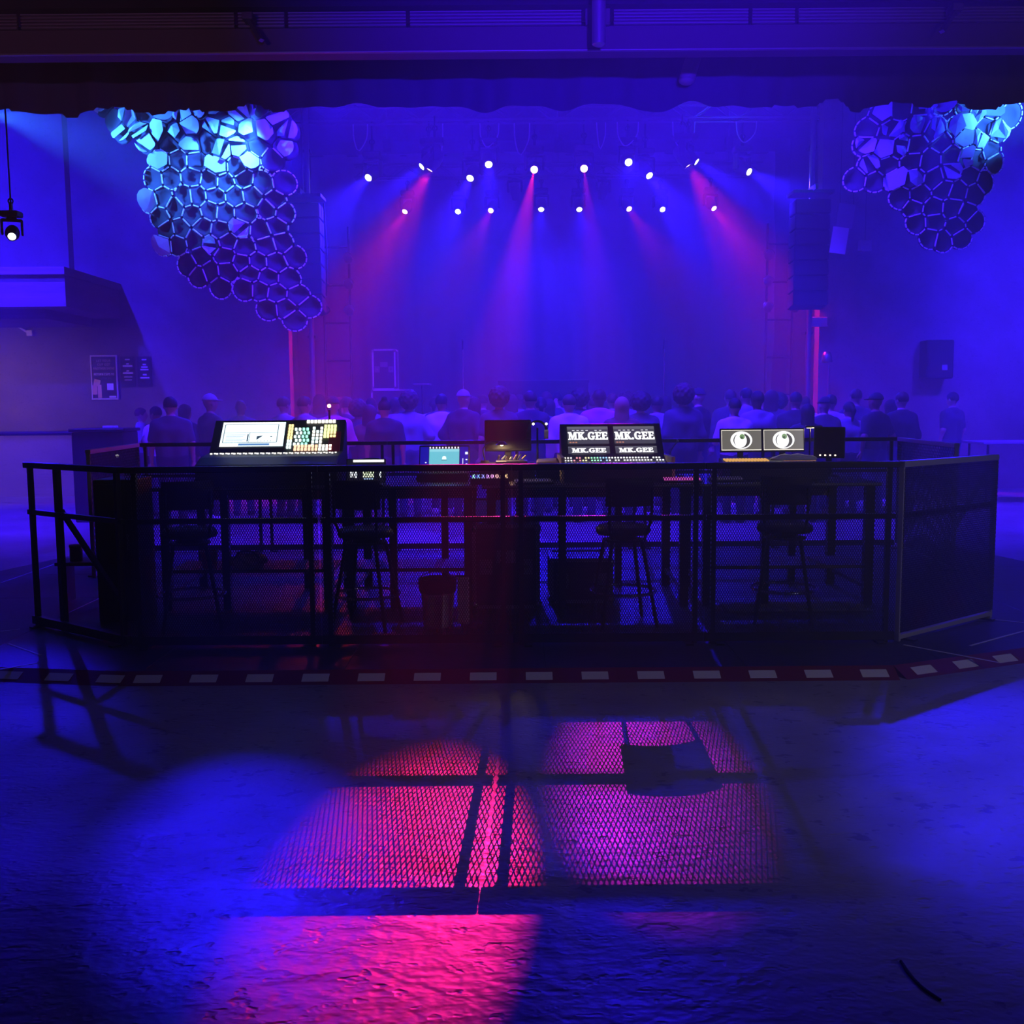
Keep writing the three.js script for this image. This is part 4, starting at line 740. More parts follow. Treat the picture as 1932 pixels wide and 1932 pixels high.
{ // twin-monitor desk
  const c = thing('production_desk', 'low control surface with amber-lit keys under the twin monitors', 'console', [2.13, TY, -8.4]);
  obj('desk_body', [rbox(0.78, 0.1, 0.5, 0.012, 0, 0.05, 0), rbox(0.78, 0.05, 0.22, 0.01, 0, 0.115, -0.12, 0.2)], M.plastic, c);
  const g = [], w = []; for (let j = 0; j < 3; j++) for (let i = 0; i < 14; i++) g.push(box(0.018, 0.012, 0.018, -0.36 + i * 0.026, 0.15 - j * 0.004, -0.14 + j * 0.05)); for (let j = 0; j < 3; j++) for (let i = 0; i < 10; i++) w.push(box(0.018, 0.012, 0.018, 0.12 + i * 0.027, 0.15 - j * 0.004, -0.14 + j * 0.05));
  tag(obj('amber_keys', g, keyMat([1, 0.5, 0.12], 0.9), c), null, null, null, 'stuff'); tag(obj('dim_keys', w, keyMat([1, 0.42, 0.25], 0.35), c), null, null, null, 'stuff');
  for (const s of [-1, 1]) {
    const m = thing('flat_monitor', s < 0 ? 'monitor with round white emblem, beside the sound console' : 'monitor with round white emblem, beside the dark side screen', 'monitor', [2.115 + s * 0.178, TY, -8.68]);
    obj('monitor_case', rbox(0.355, 0.2, 0.03, 0.006, 0, 0.3, 0, -0.16), M.black, m); const f = obj('screen', new THREE.PlaneGeometry(0.335, 0.172), screenMat(txEmblem, 1.5), m); f.rotation.x = -0.16; f.position.set(0, 0.303, 0.017);
    obj('stand_neck', rbox(0.05, 0.2, 0.03, 0.008, 0, 0.11, -0.02), M.black, m); obj('stand_foot', rbox(0.18, 0.012, 0.14, 0.005, 0, 0.006, 0), M.black, m);
    panelLight(0.33, 0.17, V(2.115 + s * 0.178, TY + 0.31, -8.655), V(2.115 + s * 0.178, TY + 0.4, -8), [1, 0.9, 0.75], 0.7);
  }
  const cl = thing('white_cloth', 'crumpled white cloth lying on the desk under the twin monitors', 'cloth', [2.3, TY + 0.15, -8.36]);
  obj('cloth_fold', (() => { const q = new THREE.SphereGeometry(1, 40, 20), p = q.attributes.position; for (let i = 0; i < p.count; i++) { const x = p.getX(i), y = p.getY(i), z = p.getZ(i), k = 1 + 0.18 * Math.sin(x * 9 + z * 4) + 0.12 * Math.sin(z * 13 + x * 3); p.setXYZ(i, x * 0.19, Math.max(-0.01, y * 0.035 * k), z * 0.1 * k); } q.computeVertexNormals(); return q.translate(0, 0.01, 0); })(), M.white, cl);
  const d = thing('side_screen', 'dark angled side screen with a small lamp on its top edge', 'monitor', [2.66, TY, -8.6], -0.35);
  obj('screen_case', rbox(0.25, 0.26, 0.04, 0.008, 0, 0.28, 0), M.black, d); obj('dark_glass', box(0.23, 0.23, 0.004, 0, 0.28, 0.022), std([0.03, 0.015, 0.01], 0.3), d); obj('stand_neck', rbox(0.05, 0.16, 0.03, 0.008, 0, 0.08, -0.01), M.black, d); obj('stand_foot', rbox(0.16, 0.012, 0.14, 0.005, 0, 0.006, 0), M.black, d);
  const ll = []; for (let i = 0; i < 4; i++) ll.push(box(0.014, 0.012, 0.006, -0.07 + i * 0.04, 0.175, 0.025)); tag(obj('status_lights', ll, keyMat([1, 0.8, 0.7], 2), d), null, null, null, 'stuff');
  const hl = thing('clip_lamp', 'little clip lamp shining on the dark side screen', 'lamp', [2.53, TY, -8.72]);
  obj('lamp_pole', cyl(0.006, 0.007, 0.4, 8, 0, 0.2, 0), M.steel, hl); obj('clip_base', rbox(0.05, 0.02, 0.06, 0.005, 0, 0.01, 0), M.steel, hl); obj('lamp_head', rbox(0.14, 0.018, 0.04, 0.006, 0.03, 0.41, 0.01), M.black, hl); obj('light_strip', box(0.12, 0.005, 0.02, 0.03, 0.4, 0.015), glow([1, 0.8, 0.55], 5), hl);
  const pl = new THREE.PointLight(lin([1, 0.72, 0.42]), 0.10, 0, 2); pl.name = 'clip_lamp_light'; pl.position.set(2.56, TY + 0.385, -8.7); pl.castShadow = true; pl.shadow.radius = 0.8; scene.add(pl);
}
// ---------------------------------------------------------------- stools and clutter inside the fence
function barStool(label, x, z, turn) {
  const t = thing('bar_stool', label, 'stool', [x, DY, z], turn, 'bar stools in the mix position');
  obj('seat', lathe([[0, 0.72], [0.17, 0.72], [0.195, 0.70], [0.2, 0.675], [0.185, 0.655], [0, 0.65]], 30), M.seat, t);
  obj('swivel_plate', [cyl(0.09, 0.1, 0.03, 20, 0, 0.635, 0), cyl(0.15, 0.15, 0.012, 24, 0, 0.612, 0)], M.steel, t);
  for (const [sx, sz] of [[1, 1], [1, -1], [-1, 1], [-1, -1]]) obj('leg', rod(V(sx * 0.11, 0.61, sz * 0.11), V(sx * 0.2, 0, sz * 0.2), 0.014, 10), M.steel, t);
  obj('foot_ring', tor(0.235, 0.011, 0, 0.24, 0), M.chrome, t);
  for (const s of [-1, 1]) obj('back_post', tube([[s * 0.13, 0.66, 0.14], [s * 0.15, 0.78, 0.2], [s * 0.15, 1.0, 0.22]], 0.011), M.steel, t);
  const g = new THREE.CylinderGeometry(0.3, 0.3, 0.2, 22, 1, true, -0.62, 1.24), inn = new THREE.CylinderGeometry(0.275, 0.275, 0.2, 22, 1, true, -0.62, 1.24); inn.index.array.reverse();
  obj('backrest', [g.translate(0, 0.97, -0.07), inn.translate(0, 0.97, -0.07), tor(0.2875, 0.0125, 0, 1.07, -0.07, Math.PI / 2, 22, 1.24).rotateY(0.95), tor(0.2875, 0.0125, 0, 0.87, -0.07, Math.PI / 2, 22, 1.24).rotateY(0.95)].slice(0, 2), new THREE.MeshStandardMaterial({ color: lin([0.025, 0.024, 0.026]), roughness: 0.5, side: THREE.DoubleSide }), t);
}
barStool('black swivel bar stool with back before the lighting console', -2.33, -7.35, 0.3);
barStool('black swivel bar stool with back before the laptop', -1.05, -7.3, -0.2);
barStool('black swivel bar stool with back before the sound console', 0.8, -7.35, 0.15);
barStool('black swivel bar stool with back before the twin monitors', 1.98, -7.4, -0.25);
{
  const rk = roadCase('equipment_rack', 'dark equipment rack case standing under the sound console', [-0.05, DY, -8.2], 0.52, 0.66, 0.6, true);
  const q = roadCase('equipment_rack', 'small dark road case under the sound console beside the rack', [0.55, DY, -8.35], 0.5, 0.36, 0.5, false);
  const m = thing('dim_monitor', 'dim blue monitor standing on the dark equipment rack', 'monitor', [-0.17, DY + 0.66, -8.15]);
  obj('monitor_case', rbox(0.27, 0.17, 0.03, 0.006, 0, 0.1, 0), M.black, m); obj('screen', at(new THREE.PlaneGeometry(0.24, 0.14), 0, 0.1, 0.0165), glow([0.03, 0.02, 0.5], 0.25), m); obj('stand_foot', rbox(0.14, 0.012, 0.12, 0.005, 0, 0.006, 0), M.black, m);
  const b = thing('waste_bucket', 'pale plastic bucket with a black liner under the table', 'bucket', [-0.54, DY, -7.3]);
  obj('bucket_body', lathe([[0, 0], [0.1, 0], [0.105, 0.01], [0.125, 0.33], [0.132, 0.335], [0.12, 0.34], [0.1, 0.02], [0, 0.02]], 28), M.pale, b); obj('liner', lathe([[0.128, 0.25], [0.137, 0.28], [0.139, 0.345], [0.12, 0.352], [0.11, 0.3]], 24), M.rubber, b); obj('bail_handle', tor(0.132, 0.004, 0, 0.33, 0, 0.9, 20, Math.PI), M.chrome, b);
  const w = thing('hanging_towel', 'pale towel draped over a short rail by the bucket', 'towel', [-0.355, DY, -7.28]);
  obj('towel_cloth', (() => { const g = new RoundedBoxGeometry(0.085, 0.34, 0.03, 6, 0.012), p = g.attributes.position; for (let i = 0; i < p.count; i++) p.setZ(i, p.getZ(i) + 0.012 * Math.sin(p.getX(i) * 60 + p.getY(i) * 6)); g.computeVertexNormals(); return g.translate(0, 0.19, 0); })(), M.pale, w);
  obj('rail', [cyl(0.008, 0.008, 0.12, 8, 0, 0.365, 0, 0, 0, Math.PI / 2), cyl(0.008, 0.01, 0.36, 8, 0.058, 0.18, 0), cyl(0.05, 0.05, 0.012, 16, 0.058, 0.006, 0)], M.steel, w);
  const cup = thing('drinking_cup', 'red plastic cup on the shelf under the lighting console', 'cup', [-2.42, DY + 0.305, -8.12]);
  obj('cup_wall', lathe([[0, 0], [0.052, 0], [0.055, 0.004], [0.072, 0.14], [0.068, 0.14], [0.052, 0.008], [0, 0.006]], 26), M.redPlastic, cup); obj('cup_rim', tor(0.071, 0.003, 0, 0.14, 0), M.white, cup);
  const bag = thing('gear_bag', 'slumped dark bag on the shelf under the lighting console', 'bag', [-2.12, DY + 0.305, -8.15]);
  obj('bag_body', (() => { const q = new THREE.SphereGeometry(1, 36, 20), p = q.attributes.position; for (let i = 0; i < p.count; i++) { const x = p.getX(i), y = p.getY(i), z = p.getZ(i), k = 1 + 0.13 * Math.sin(x * 7 + y * 5) + 0.08 * Math.sin(z * 11); p.setXYZ(i, x * 0.14 * k, Math.max(-0.045, y * 0.07 * k) + 0.045, z * 0.1 * k); } q.computeVertexNormals(); return q; })(), M.tan, bag); obj('bag_strap', tube([[-0.1, 0.07, 0.05], [-0.04, 0.135, 0.07], [0.06, 0.13, 0.07], [0.11, 0.06, 0.05]], 0.008), M.rubber, bag);
  const st = thing('side_ledge', 'narrow black ledge behind the left angled fence panel', 'ledge', [-3.45, DY, -8.35]);
  obj('ledge_top', rbox(0.5, 0.03, 0.3, 0.006, 0, 0.33, 0), M.black, st); for (const s of [-1, 1]) obj('leg', rbox(0.03, 0.32, 0.25, 0.004, s * 0.22, 0.16, 0), M.black, st);
  const c2 = thing('storage_tin', 'small dark tin standing on the narrow ledge', 'tin', [-3.56, DY + 0.345, -8.3]); obj('tin_body', lathe([[0, 0], [0.05, 0], [0.05, 0.12], [0, 0.12]], 24), M.black, c2); obj('tin_lid', lathe([[0, 0.135], [0.052, 0.133], [0.053, 0.115], [0, 0.115]], 24), M.grey, c2);
  const cb = thing('tall_cabinet', 'tall dark cabinet standing behind the left front fence corner', 'cabinet', [-2.93, DY, -7.72]);
  obj('cabinet_body', rbox(0.3, 1.06, 0.4, 0.01, 0, 0.53, 0), M.black, cb); obj('cabinet_door', rbox(0.27, 0.98, 0.015, 0.004, 0, 0.54, 0.204), M.plastic, cb); obj('door_handle', rbox(0.015, 0.12, 0.02, 0.004, 0.1, 0.6, 0.22), M.galv, cb);
  const mat = thing('rubber_mat', 'greyish rubber mat on the platform under the twin monitor table', 'mat', [2.2, DY, -7.95]); obj('mat_sheet', rbox(1.1, 0.012, 0.5, 0.005, 0, 0.006, 0), M.grey, mat);
  const il = thing('indicator_lamp', 'small red indicator lamp on a thin stand behind the rear fence', 'lamp', [-2.09, 0, -11.85]);
  obj('lamp_pole', cyl(0.012, 0.014, 1.6, 8, 0, 0.8, 0), M.steel, il); obj('stand_base', cyl(0.12, 0.13, 0.02, 18, 0, 0.01, 0), M.steel, il); obj('bulb', sph(0.022, 0, 1.645, 0), glow([1, 0.25, 0.15], 14), il);
  const pl = new THREE.PointLight(lin([1, 0.03, 0.03]), 3.5, 0, 2); pl.name = 'indicator_light'; pl.position.set(-2.09, 1.645, -11.85); pl.castShadow = true; scene.add(pl);
}
{ // stray cable on the near floor
  const c = thing('floor_cable', 'short dark cable lying on the bare floor at the right', 'cable', [0, 0, 0]);
  obj('cable_run', tube([[1.138, 0.005, -2.875], [1.138, 0.005, -2.793], [1.149, 0.005, -2.731], [1.172, 0.005, -2.677]], 0.0045, 24, 8), M.rubber, c);
}

// ================================================================ THE CROWD
function surfaceNets(f, lo, hi, cell) {
  const n = [0, 1, 2].map((k) => Math.ceil((hi[k] - lo[k]) / cell) + 1), [nx, ny, nz] = n, val = new Float32Array(nx * ny * nz), id = (x, y, z) => (z * ny + y) * nx + x;
  for (let z = 0; z < nz; z++) for (let y = 0; y < ny; y++) for (let x = 0; x < nx; x++) val[id(x, y, z)] = f(lo[0] + x * cell, lo[1] + y * cell, lo[2] + z * cell);
  const vert = new Int32Array(nx * ny * nz).fill(-1), pos = [], idx = [];
  const E = [[0, 1], [2, 3], [4, 5], [6, 7], [0, 2], [1, 3], [4, 6], [5, 7], [0, 4], [1, 5], [2, 6], [3, 7]];
  for (let z = 0; z < nz - 1; z++) for (let y = 0; y < ny - 1; y++) for (let x = 0; x < nx - 1; x++) {
    const c = []; let m = 0; for (let k = 0; k < 8; k++) { const v = val[id(x + (k & 1), y + ((k >> 1) & 1), z + (k >> 2))]; c.push(v); if (v < 0) m++; }
    if (m === 0 || m === 8) continue;
    let px = 0, py = 0, pz = 0, q = 0;
    for (const [a, b] of E) if (c[a] < 0 !== c[b] < 0) { const t = c[a] / (c[a] - c[b]); px += (a & 1) + ((b & 1) - (a & 1)) * t; py += ((a >> 1) & 1) + (((b >> 1) & 1) - ((a >> 1) & 1)) * t; pz += (a >> 2) + ((b >> 2) - (a >> 2)) * t; q++; }
    vert[id(x, y, z)] = pos.length / 3; pos.push(lo[0] + (x + px / q) * cell, lo[1] + (y + py / q) * cell, lo[2] + (z + pz / q) * cell);
  }
  for (let z = 1; z < nz - 1; z++) for (let y = 1; y < ny - 1; y++) for (let x = 1; x < nx - 1; x++) {
    const v0 = val[id(x, y, z)] < 0;
    const quad = (a, b, c, d, flip) => { if (a < 0 || b < 0 || c < 0 || d < 0) return; if (flip) idx.push(a, c, b, a, d, c); else idx.push(a, b, c, a, c, d); };
    if (v0 !== val[id(x + 1, y, z)] < 0) quad(vert[id(x, y - 1, z - 1)], vert[id(x, y, z - 1)], vert[id(x, y, z)], vert[id(x, y - 1, z)], !v0);
    if (v0 !== val[id(x, y + 1, z)] < 0) quad(vert[id(x - 1, y, z - 1)], vert[id(x - 1, y, z)], vert[id(x, y, z)], vert[id(x, y, z - 1)], !v0);
    if (v0 !== val[id(x, y, z + 1)] < 0) quad(vert[id(x - 1, y - 1, z)], vert[id(x, y - 1, z)], vert[id(x, y, z)], vert[id(x - 1, y, z)], !v0);
  }
  const g = new THREE.BufferGeometry(); g.setAttribute('position', new THREE.Float32BufferAttribute(pos, 3)); g.setIndex(idx); g.computeVertexNormals(); return g;
}
const smin = (a, b, k) => { const h = Math.max(k - Math.abs(a - b), 0) / k; return Math.min(a, b) - h * h * k * 0.25; };
function field(bones, k = 0.04) { // bones: [ax,ay,az, bx,by,bz, ra, rb]
  const B = bones.map(([ax, ay, az, bx, by, bz, ra, rb]) => ({ ax, ay, az, dx: bx - ax, dy: by - ay, dz: bz - az, ra, dr: rb - ra, l: (bx - ax) ** 2 + (by - ay) ** 2 + (bz - az) ** 2 || 1e-9 }));
  return (x, y, z) => {
    let d = 9;
    for (const b of B) { const px = x - b.ax, py = y - b.ay, pz = z - b.az, t = Math.max(0, Math.min(1, (px * b.dx + py * b.dy + pz * b.dz) / b.l)), e = Math.hypot(px - b.dx * t, py - b.dy * t, pz - b.dz * t) - (b.ra + b.dr * t); d = d > 8 ? e : smin(d, e, k); }
    return d;
  };
}
const ell = (x, y, z, cx, cy, cz, rx, ry, rz) => { const k = Math.hypot((x - cx) / rx, (y - cy) / ry, (z - cz) / rz); return (k - 1) * Math.min(rx, ry, rz); };
// a person 1.75 m tall, standing at the origin and facing -z
const POSES = [
  { e: [[-0.25, 1.13, 0.04], [0.25, 1.13, 0.04]], w: [[-0.26, 0.88, -0.03], [0.26, 0.88, -0.03]], h: [[-0.02, -1, -0.1], [0.02, -1, -0.1]] },
  { e: [[-0.27, 1.14, -0.02], [0.27, 1.14, -0.02]], w: [[-0.09, 1.19, -0.24], [0.09, 1.16, -0.26]], h: [[0.9, 0.15, -0.3], [-0.9, -0.1, -0.3]] },
  { e: [[-0.25, 1.13, 0.04], [0.3, 1.28, -0.17]], w: [[-0.25, 0.88, -0.04], [0.18, 1.5, -0.3]], h: [[0, -1, -0.15], [-0.25, 0.95, -0.1]] },
  { e: [[-0.31, 1.15, 0.07], [0.31, 1.15, 0.07]], w: [[-0.2, 0.95, -0.06], [0.2, 0.95, -0.06]], h: [[0.25, -0.95, -0.15], [-0.25, -0.95, -0.15]] },
];
const torso = [[-0.075, 0.96, 0, -0.1, 1.3, 0.01, 0.105, 0.115], [0.075, 0.96, 0, 0.1, 1.3, 0.01, 0.105, 0.115], [-0.03, 1.45, 0.015, -0.165, 1.385, 0.012, 0.05, 0.058], [0.03, 1.45, 0.015, 0.165, 1.385, 0.012, 0.05, 0.058], [0, 1.3, 0.01, 0, 1.42, 0.012, 0.11, 0.075]];
const legs = [-1, 1].flatMap((s) => [[s * 0.09, 0.93, 0, s * 0.1, 0.5, -0.01, 0.095, 0.06], [s * 0.1, 0.5, -0.01, s * 0.105, 0.09, 0.03, 0.056, 0.036]]);
const feet = [-1, 1].map((s) => [[s * 0.105, 0.05, 0.05, s * 0.12, 0.035, -0.13, 0.048, 0.036]]);
const neckHead = [[0, 1.44, 0.015, 0, 1.56, 0.0, 0.052, 0.05]];
const arms = (p) => [0, 1].flatMap((i) => { const s = i ? 1 : -1; return [[s * 0.185, 1.375, 0.01, ...p.e[i], 0.053, 0.04], [...p.e[i], ...p.w[i], 0.039, 0.027]]; });
const handGeo = (() => {
  const b = [[0, -0.02, 0, 0, -0.075, -0.004, 0.026, 0.028], [0.02, -0.05, 0, 0.024, -0.08, 0, 0.016, 0.014], [-0.02, -0.05, 0, -0.024, -0.08, 0, 0.016, 0.014]];
  const fingers = [[-0.03, 0.066], [-0.0105, 0.076], [0.0105, 0.07], [0.03, 0.055]].map(([x, l]) => field([[x, -0.085, 0, x * 1.1, -0.085 - l * 0.5, -0.008, 0.0095, 0.0088], [x * 1.1, -0.085 - l * 0.5, -0.008, x * 1.1, -0.085 - l * 0.92, -0.03, 0.0088, 0.0072]], 0.006));
  const thumb = field([[-0.026, -0.035, -0.004, -0.05, -0.06, -0.014, 0.012, 0.0105], [-0.05, -0.06, -0.014, -0.056, -0.09, -0.026, 0.0105, 0.008]], 0.006), palm = field(b, 0.02);
  return surfaceNets((x, y, z) => { let d = smin(palm(x, y, z), thumb(x, y, z), 0.008); for (const f of fingers) d = smin(d, f(x, y, z), 0.004); return d; }, [-0.075, -0.17, -0.055], [0.055, 0.02, 0.045], 0.0055);
})();
const headGeo = (() => {
  const nk = field(neckHead, 0.02);
  const f = (x, y, z) => {
    let d = smin(ell(x, y, z, 0, 1.655, 0.008, 0.078, 0.092, 0.097), ell(x, y, z, 0, 1.595, -0.02, 0.058, 0.075, 0.07), 0.05);
    d = smin(d, nk(x, y, z), 0.03);
    d = smin(d, Math.hypot(x, (y - 1.618) * 0.75, z + 0.094) - 0.015, 0.02);                 // nose
    for (const s of [-1, 1]) { d = smin(d, ell(x, y, z, s * 0.08, 1.625, 0.012, 0.012, 0.032, 0.02), 0.008); d = Math.max(d, 0.012 - Math.hypot(x - s * 0.03, y - 1.645, z + 0.096)); }   // ears, eye sockets
    return Math.max(d, 0.006 - Math.hypot(Math.max(0, Math.abs(x) - 0.02), y - 1.575, z + 0.088));   // mouth line
  };
  return surfaceNets(f, [-0.11, 1.45, -0.13], [0.11, 1.77, 0.12], 0.009);
})();
function placeHand(w, dir, side) {
  const g = handGeo.clone(); if (side > 0) { g.scale(-1, 1, 1); const a = g.index.array; for (let i = 0; i < a.length; i += 3) { const t = a[i]; a[i] = a[i + 1]; a[i + 1] = t; } g.computeVertexNormals(); }
  g.applyQuaternion(new THREE.Quaternion().setFromUnitVectors(V(0, -1, 0), V(...dir).normalize())); return g.translate(...w);
}
const bodyGeo = POSES.map((p) => {
  const f = field([...torso, ...legs, ...arms(p), ...neckHead, ...feet.flat()]);
  return merge([surfaceNets(f, [-0.4, -0.01, -0.42], [0.4, 1.6, 0.22], 0.02), headGeo, placeHand(p.w[0], p.h[0], -1), placeHand(p.w[1], p.h[1], 1)]);
});
const grow = (b, k) => b.map((q) => [...q.slice(0, 6), q[6] + k, q[7] + k]);
const shirtGeo = POSES.map((p) => [0.62, 2].map((sleeve) => {
  const a = arms(p).map((b, i) => { const lower = i % 2; if (sleeve < 1 && lower) return null; const t = sleeve < 1 ? 0.75 : lower ? 0.92 : 1; return [b[0], b[1], b[2], b[0] + (b[3] - b[0]) * t, b[1] + (b[4] - b[1]) * t, b[2] + (b[5] - b[2]) * t, b[6] + 0.02, b[7] + 0.024]; }).filter(Boolean);
  const f = field([...grow(torso, 0.018), ...a], 0.05);
  return surfaceNets((x, y, z) => Math.max(f(x, y, z), 0.9 - y + 0.012 * Math.sin(x * 30), y - 1.492 - Math.max(0, z) * 0.25), [-0.44, 0.84, -0.42], [0.44, 1.54, 0.24], 0.02);
}));
const trouserGeo = (() => { const f = field([...grow(legs, 0.02), [-0.07, 0.95, 0, 0.07, 0.95, 0, 0.115, 0.115]]); return surfaceNets((x, y, z) => Math.max(f(x, y, z), y - 1.0, 0.06 - y), [-0.3, 0, -0.22], [0.3, 1.08, 0.22], 0.022); })();
const shoeGeo = feet.map((b) => { const f = field(grow(b, 0.012)); return surfaceNets((x, y, z) => Math.max(f(x, y, z), 0.004 - y), [-0.2, -0.02, -0.22], [0.2, 0.14, 0.14], 0.016); });
const scalp = (x, y, z, k) => ell(x, y, z, 0, 1.66, 0.012, 0.083 + k, 0.097 + k, 0.1 + k);
const HAIR = {
  'short hair': (x, y, z) => Math.max(scalp(x, y, z, 0.006 + 0.003 * Math.sin(x * 90) * Math.sin(z * 80)), 1.615 - y + (z < -0.03 ? (-0.03 - z) * 1.6 : 0)),
  'long hair': (x, y, z) => Math.max(smin(scalp(x, y, z, 0.014), ell(x, y, z, 0, 1.5, 0.055, 0.105 + 0.006 * Math.sin(x * 110), 0.2, 0.055), 0.05), z < -0.02 ? 1.64 - y + (-0.02 - z) * 1.2 : -1),
  'a hair bun': (x, y, z) => smin(Math.max(scalp(x, y, z, 0.007), 1.61 - y + (z < -0.03 ? (-0.03 - z) * 1.6 : 0)), Math.hypot(x, y - 1.765, z - 0.06) - 0.042, 0.02),
  'big curly hair': (x, y, z) => Math.max(ell(x, y, z, 0, 1.67, 0.03, 0.145, 0.145, 0.14) + 0.012 * Math.sin(x * 70) * Math.sin(y * 70) * Math.sin(z * 70), z < -0.05 ? 1.65 - y : -1),
  'a ponytail': (x, y, z) => smin(Math.max(scalp(x, y, z, 0.008), 1.60 - y + (z < -0.03 ? (-0.03 - z) * 1.6 : 0)), field([[0, 1.69, 0.1, 0, 1.62, 0.15, 0.03, 0.035], [0, 1.62, 0.15, 0, 1.46, 0.12, 0.035, 0.018]])(x, y, z), 0.02),
  'a cap': (x, y, z) => Math.min(Math.max(scalp(x, y, z, 0.012), 1.665 - y), Math.max(ell(x, y, z, 0, 1.672, -0.1, 0.075, 0.012, 0.095), z - 0.0)),
};
const hairGeo = Object.fromEntries(Object.entries(HAIR).map(([k, f]) => [k, surfaceNets(f, [-0.18, 1.28, -0.22], [0.18, 1.84, 0.2], 0.012)]));
const tones = { dark: std([0.07, 0.068, 0.08], 0.85), black: std([0.03, 0.03, 0.034], 0.85), grey: std([0.26, 0.26, 0.28], 0.85), pale: std([0.62, 0.6, 0.62], 0.85), pink: std([0.55, 0.16, 0.28], 0.85), brown: std([0.14, 0.08, 0.05], 0.85) };
const skins = [std([0.45, 0.28, 0.21], 0.6), std([0.28, 0.16, 0.11], 0.6), std([0.12, 0.065, 0.045], 0.6)], hairs = { black: std([0.012, 0.01, 0.01], 0.7), brown: std([0.06, 0.03, 0.018], 0.7), fair: std([0.3, 0.2, 0.1], 0.7) }, denim = std([0.05, 0.06, 0.1], 0.85), poseText = ['arms hanging', 'hands held in front', 'one hand raised', 'hands in pockets'];
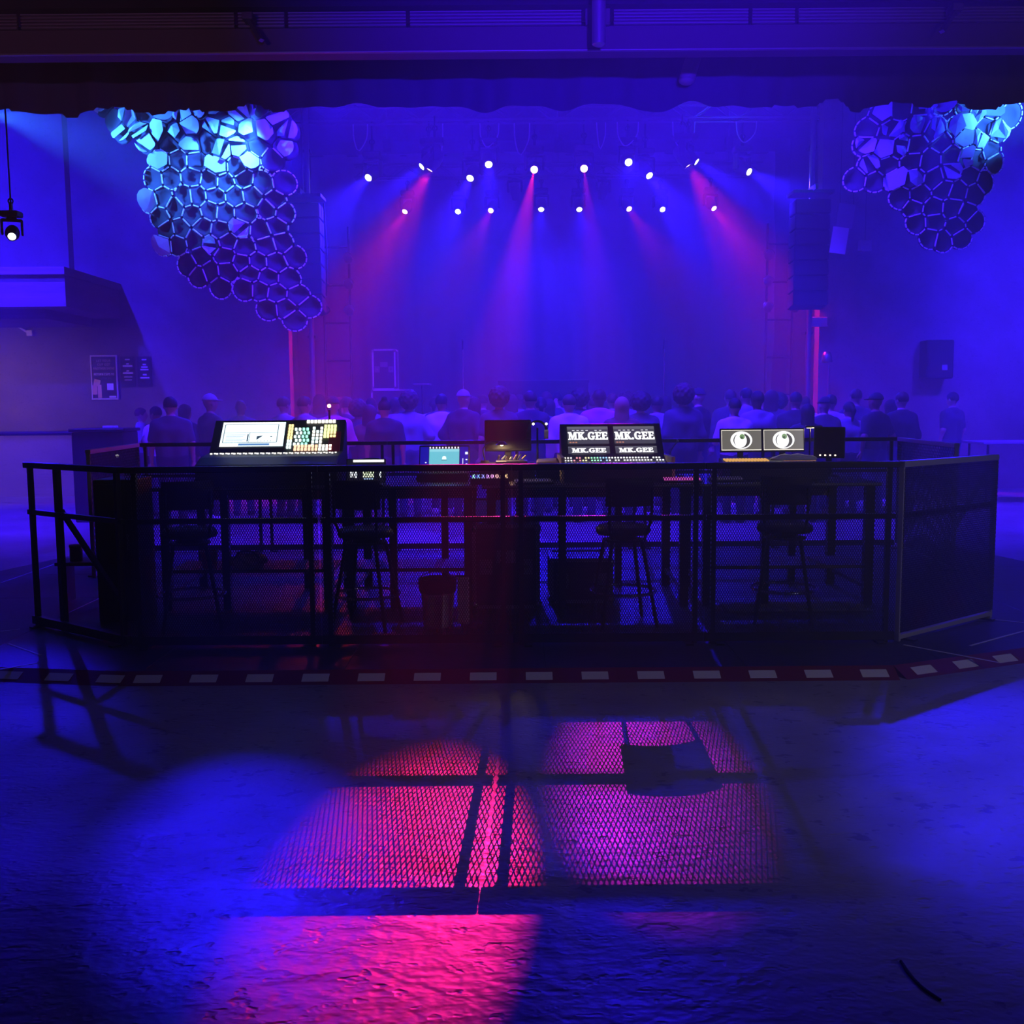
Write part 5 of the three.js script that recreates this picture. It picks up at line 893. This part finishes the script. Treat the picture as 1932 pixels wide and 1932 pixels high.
// [x, distance, height of crown, shirt, hair, arms, turn]
const H = Object.keys(HAIR), people = [
  [-6.09, 16.98, 1.65, 'grey', 0, 1, -1.3], [-5.39, 15.62, 1.67, 'pale', 0, 1, 1.2], [-4.65, 14.08, 1.8, 'dark', 0, 0, 0.3], [-5.06, 16.04, 1.69, 'dark', 1, 3, -0.5], [-4.3, 14.77, 1.84, 'black', 5, 1, -0.8], [-4.07, 15.53, 1.75, 'grey', 6, 3, 0.2], [-3.34, 15.19, 1.8, 'grey', 0, 1, -0.6], [-2.95, 14.77, 1.8, 'grey', 0, 0, -0.7],
  [-3.13, 16.89, 1.84, 'dark', 1, 0, 0], [-2.48, 14.34, 1.78, 'pink', 5, 1, 0.4], [-2.54, 16.04, 1.79, 'dark', 4, 0, -1.0], [-2.28, 15.36, 1.71, 'dark', 3, 3, 0], [-2.02, 14.77, 1.66, 'brown', 1, 0, -0.3], [-1.73, 14.08, 1.74, 'black', 2, 0, 0.15], [-1.79, 15.96, 1.78, 'grey', 0, 0, 0], [-1.5, 15.11, 1.83, 'grey', 3, 3, 0.2],
  [-1.04, 15.45, 1.82, 'pale', 0, 0, -0.2], [-1.12, 16.63, 1.84, 'dark', 0, 0, 0], [-0.68, 14.85, 1.87, 'black', 5, 3, -0.5], [-0.56, 15.62, 1.76, 'dark', 1, 1, 0], [-0.17, 14.26, 1.86, 'dark', 3, 0, 0.2], [0.01, 16.72, 1.81, 'grey', 1, 0, 0], [0.27, 14.68, 1.85, 'black', 0, 0, 0.25], [0.45, 15.62, 1.76, 'dark', 4, 1, 0],
  [0.6, 17.48, 1.87, 'dark', 0, 2, 0], [0.81, 18.08, 1.87, 'grey', 0, 0, 0], [0.6, 16.38, 1.73, 'brown', 1, 3, 0], [0.8, 14.26, 1.79, 'pale', 0, 0, 0.05], [1.03, 15.53, 1.85, 'dark', 3, 0, 0.1], [1.27, 14.85, 1.87, 'pink', 0, 0, -0.1], [1.6, 16.3, 1.82, 'dark', 0, 0, 0], [1.5, 14, 1.74, 'brown', 1, 1, 0],
  [1.84, 14.68, 1.78, 'dark', 3, 0, 0.1], [1.39, 17.4, 1.77, 'grey', 2, 0, 0], [2.16, 15.28, 1.77, 'grey', 0, 3, 0], [2.46, 16.46, 1.77, 'dark', 1, 0, 0], [2.4, 14.43, 1.88, 'dark', 3, 0, 0.2], [2.84, 15.7, 1.88, 'black', 5, 1, 0.9], [3.05, 14.08, 1.72, 'pale', 0, 1, 0.1], [3.6, 16.98, 1.87, 'dark', 0, 0, 0],
  [3.59, 15.79, 1.88, 'grey', 0, 3, 0.3], [3.48, 14.6, 1.82, 'grey', 0, 0, 0.25], [4.05, 16.04, 1.84, 'dark', 1, 0, -0.4], [4.19, 15.19, 1.81, 'black', 0, 1, -0.3], [4.49, 17.32, 1.77, 'dark', 3, 0, 0], [4.51, 14.85, 1.73, 'dark', 5, 0, 0.2], [4.04, 14.08, 1.62, 'black', 1, 3, 0], [4.83, 15.62, 1.77, 'pale', 0, 0, 0.1],
  [5.38, 16.12, 1.86, 'dark', 0, 0, 0], [5.18, 14.68, 1.78, 'black', 5, 3, 0.6], [4.97, 15.19, 1.66, 'grey', 4, 0, 0.2], [5.78, 15.28, 1.8, 'black', 0, 0, 0.3], [6.05, 16.46, 1.68, 'dark', 1, 1, 0], [7.58, 17.74, 1.81, 'dark', 0, 0, 0.5],
  [-3.02, 18.16, 1.8, 'dark', 0, 0, 0], [-2.44, 18, 1.78, 'grey', 1, 2, 0], [-1.92, 18.34, 1.81, 'dark', 0, 0, 0], [-1.35, 18.16, 1.79, 'pale', 4, 0, 0], [-0.5, 18.5, 1.83, 'dark', 0, 1, 0], [0.15, 18.68, 1.83, 'grey', 5, 0, 0], [1.28, 18.42, 1.83, 'dark', 0, 0, 0], [2.07, 18.59, 1.83, 'grey', 3, 2, 0], [3.16, 18.34, 1.81, 'dark', 1, 0, 0], [4.54, 18.59, 1.81, 'dark', 0, 0, 0], [5.07, 17.83, 1.76, 'pale', 0, 3, 0],
];
people.forEach(([x, d, h, shirt, hi, pose, turn], i) => {
  const hair = H[hi] ?? 'a bare head', front = x < -5.0 ? 'by the black counter' : x < -3.3 ? 'near the left wall' : x < -1.6 ? 'behind the lighting console' : x < -0.35 ? 'behind the compact mixer' : x < 0.52 ? 'behind the hooded monitor' : x < 1.75 ? 'behind the sound console' : x < 2.95 ? 'left of the twin monitors' : x < 4.1 ? 'behind the twin monitors' : x < 5.7 ? 'right of the twin monitors' : 'near the right wall';
  const row = d < 15.0 ? 'by the fence' : d < 17.2 ? 'mid crowd' : 'nearest the stage';
  const t = thing('person', `person in ${shirt} top with ${hair}, ${front}, ${row}`, 'person', [x, 0, -d], turn, 'people in the crowd');
  const s = h / (hair === 'a bare head' ? 1.752 : 1.772); t.scale.set(s * (0.96 + 0.1 * ((i * 7) % 5) / 5), s, s);
  const long = (i * 5) % 3 === 0 ? 1 : 0, skin = skins[(i * 7 + 1) % 5 < 3 ? 0 : (i % 3)];
  obj('body', bodyGeo[pose], skin, t); obj('shirt', shirtGeo[pose][long], tones[shirt], t); obj('trousers', trouserGeo, i % 2 ? denim : tones.black, t);
  for (const g of shoeGeo) obj('shoe', g, i % 4 ? M.rubber : M.white, t);
  if (HAIR[hair]) obj(hair === 'a cap' ? 'cap' : 'hair', hairGeo[hair], hair === 'a cap' ? tones[i % 2 ? 'black' : 'grey'] : i === 31 ? hairs.fair : hairs[i % 3 ? 'black' : 'brown'], t);
});

renderer.render(scene, camera);
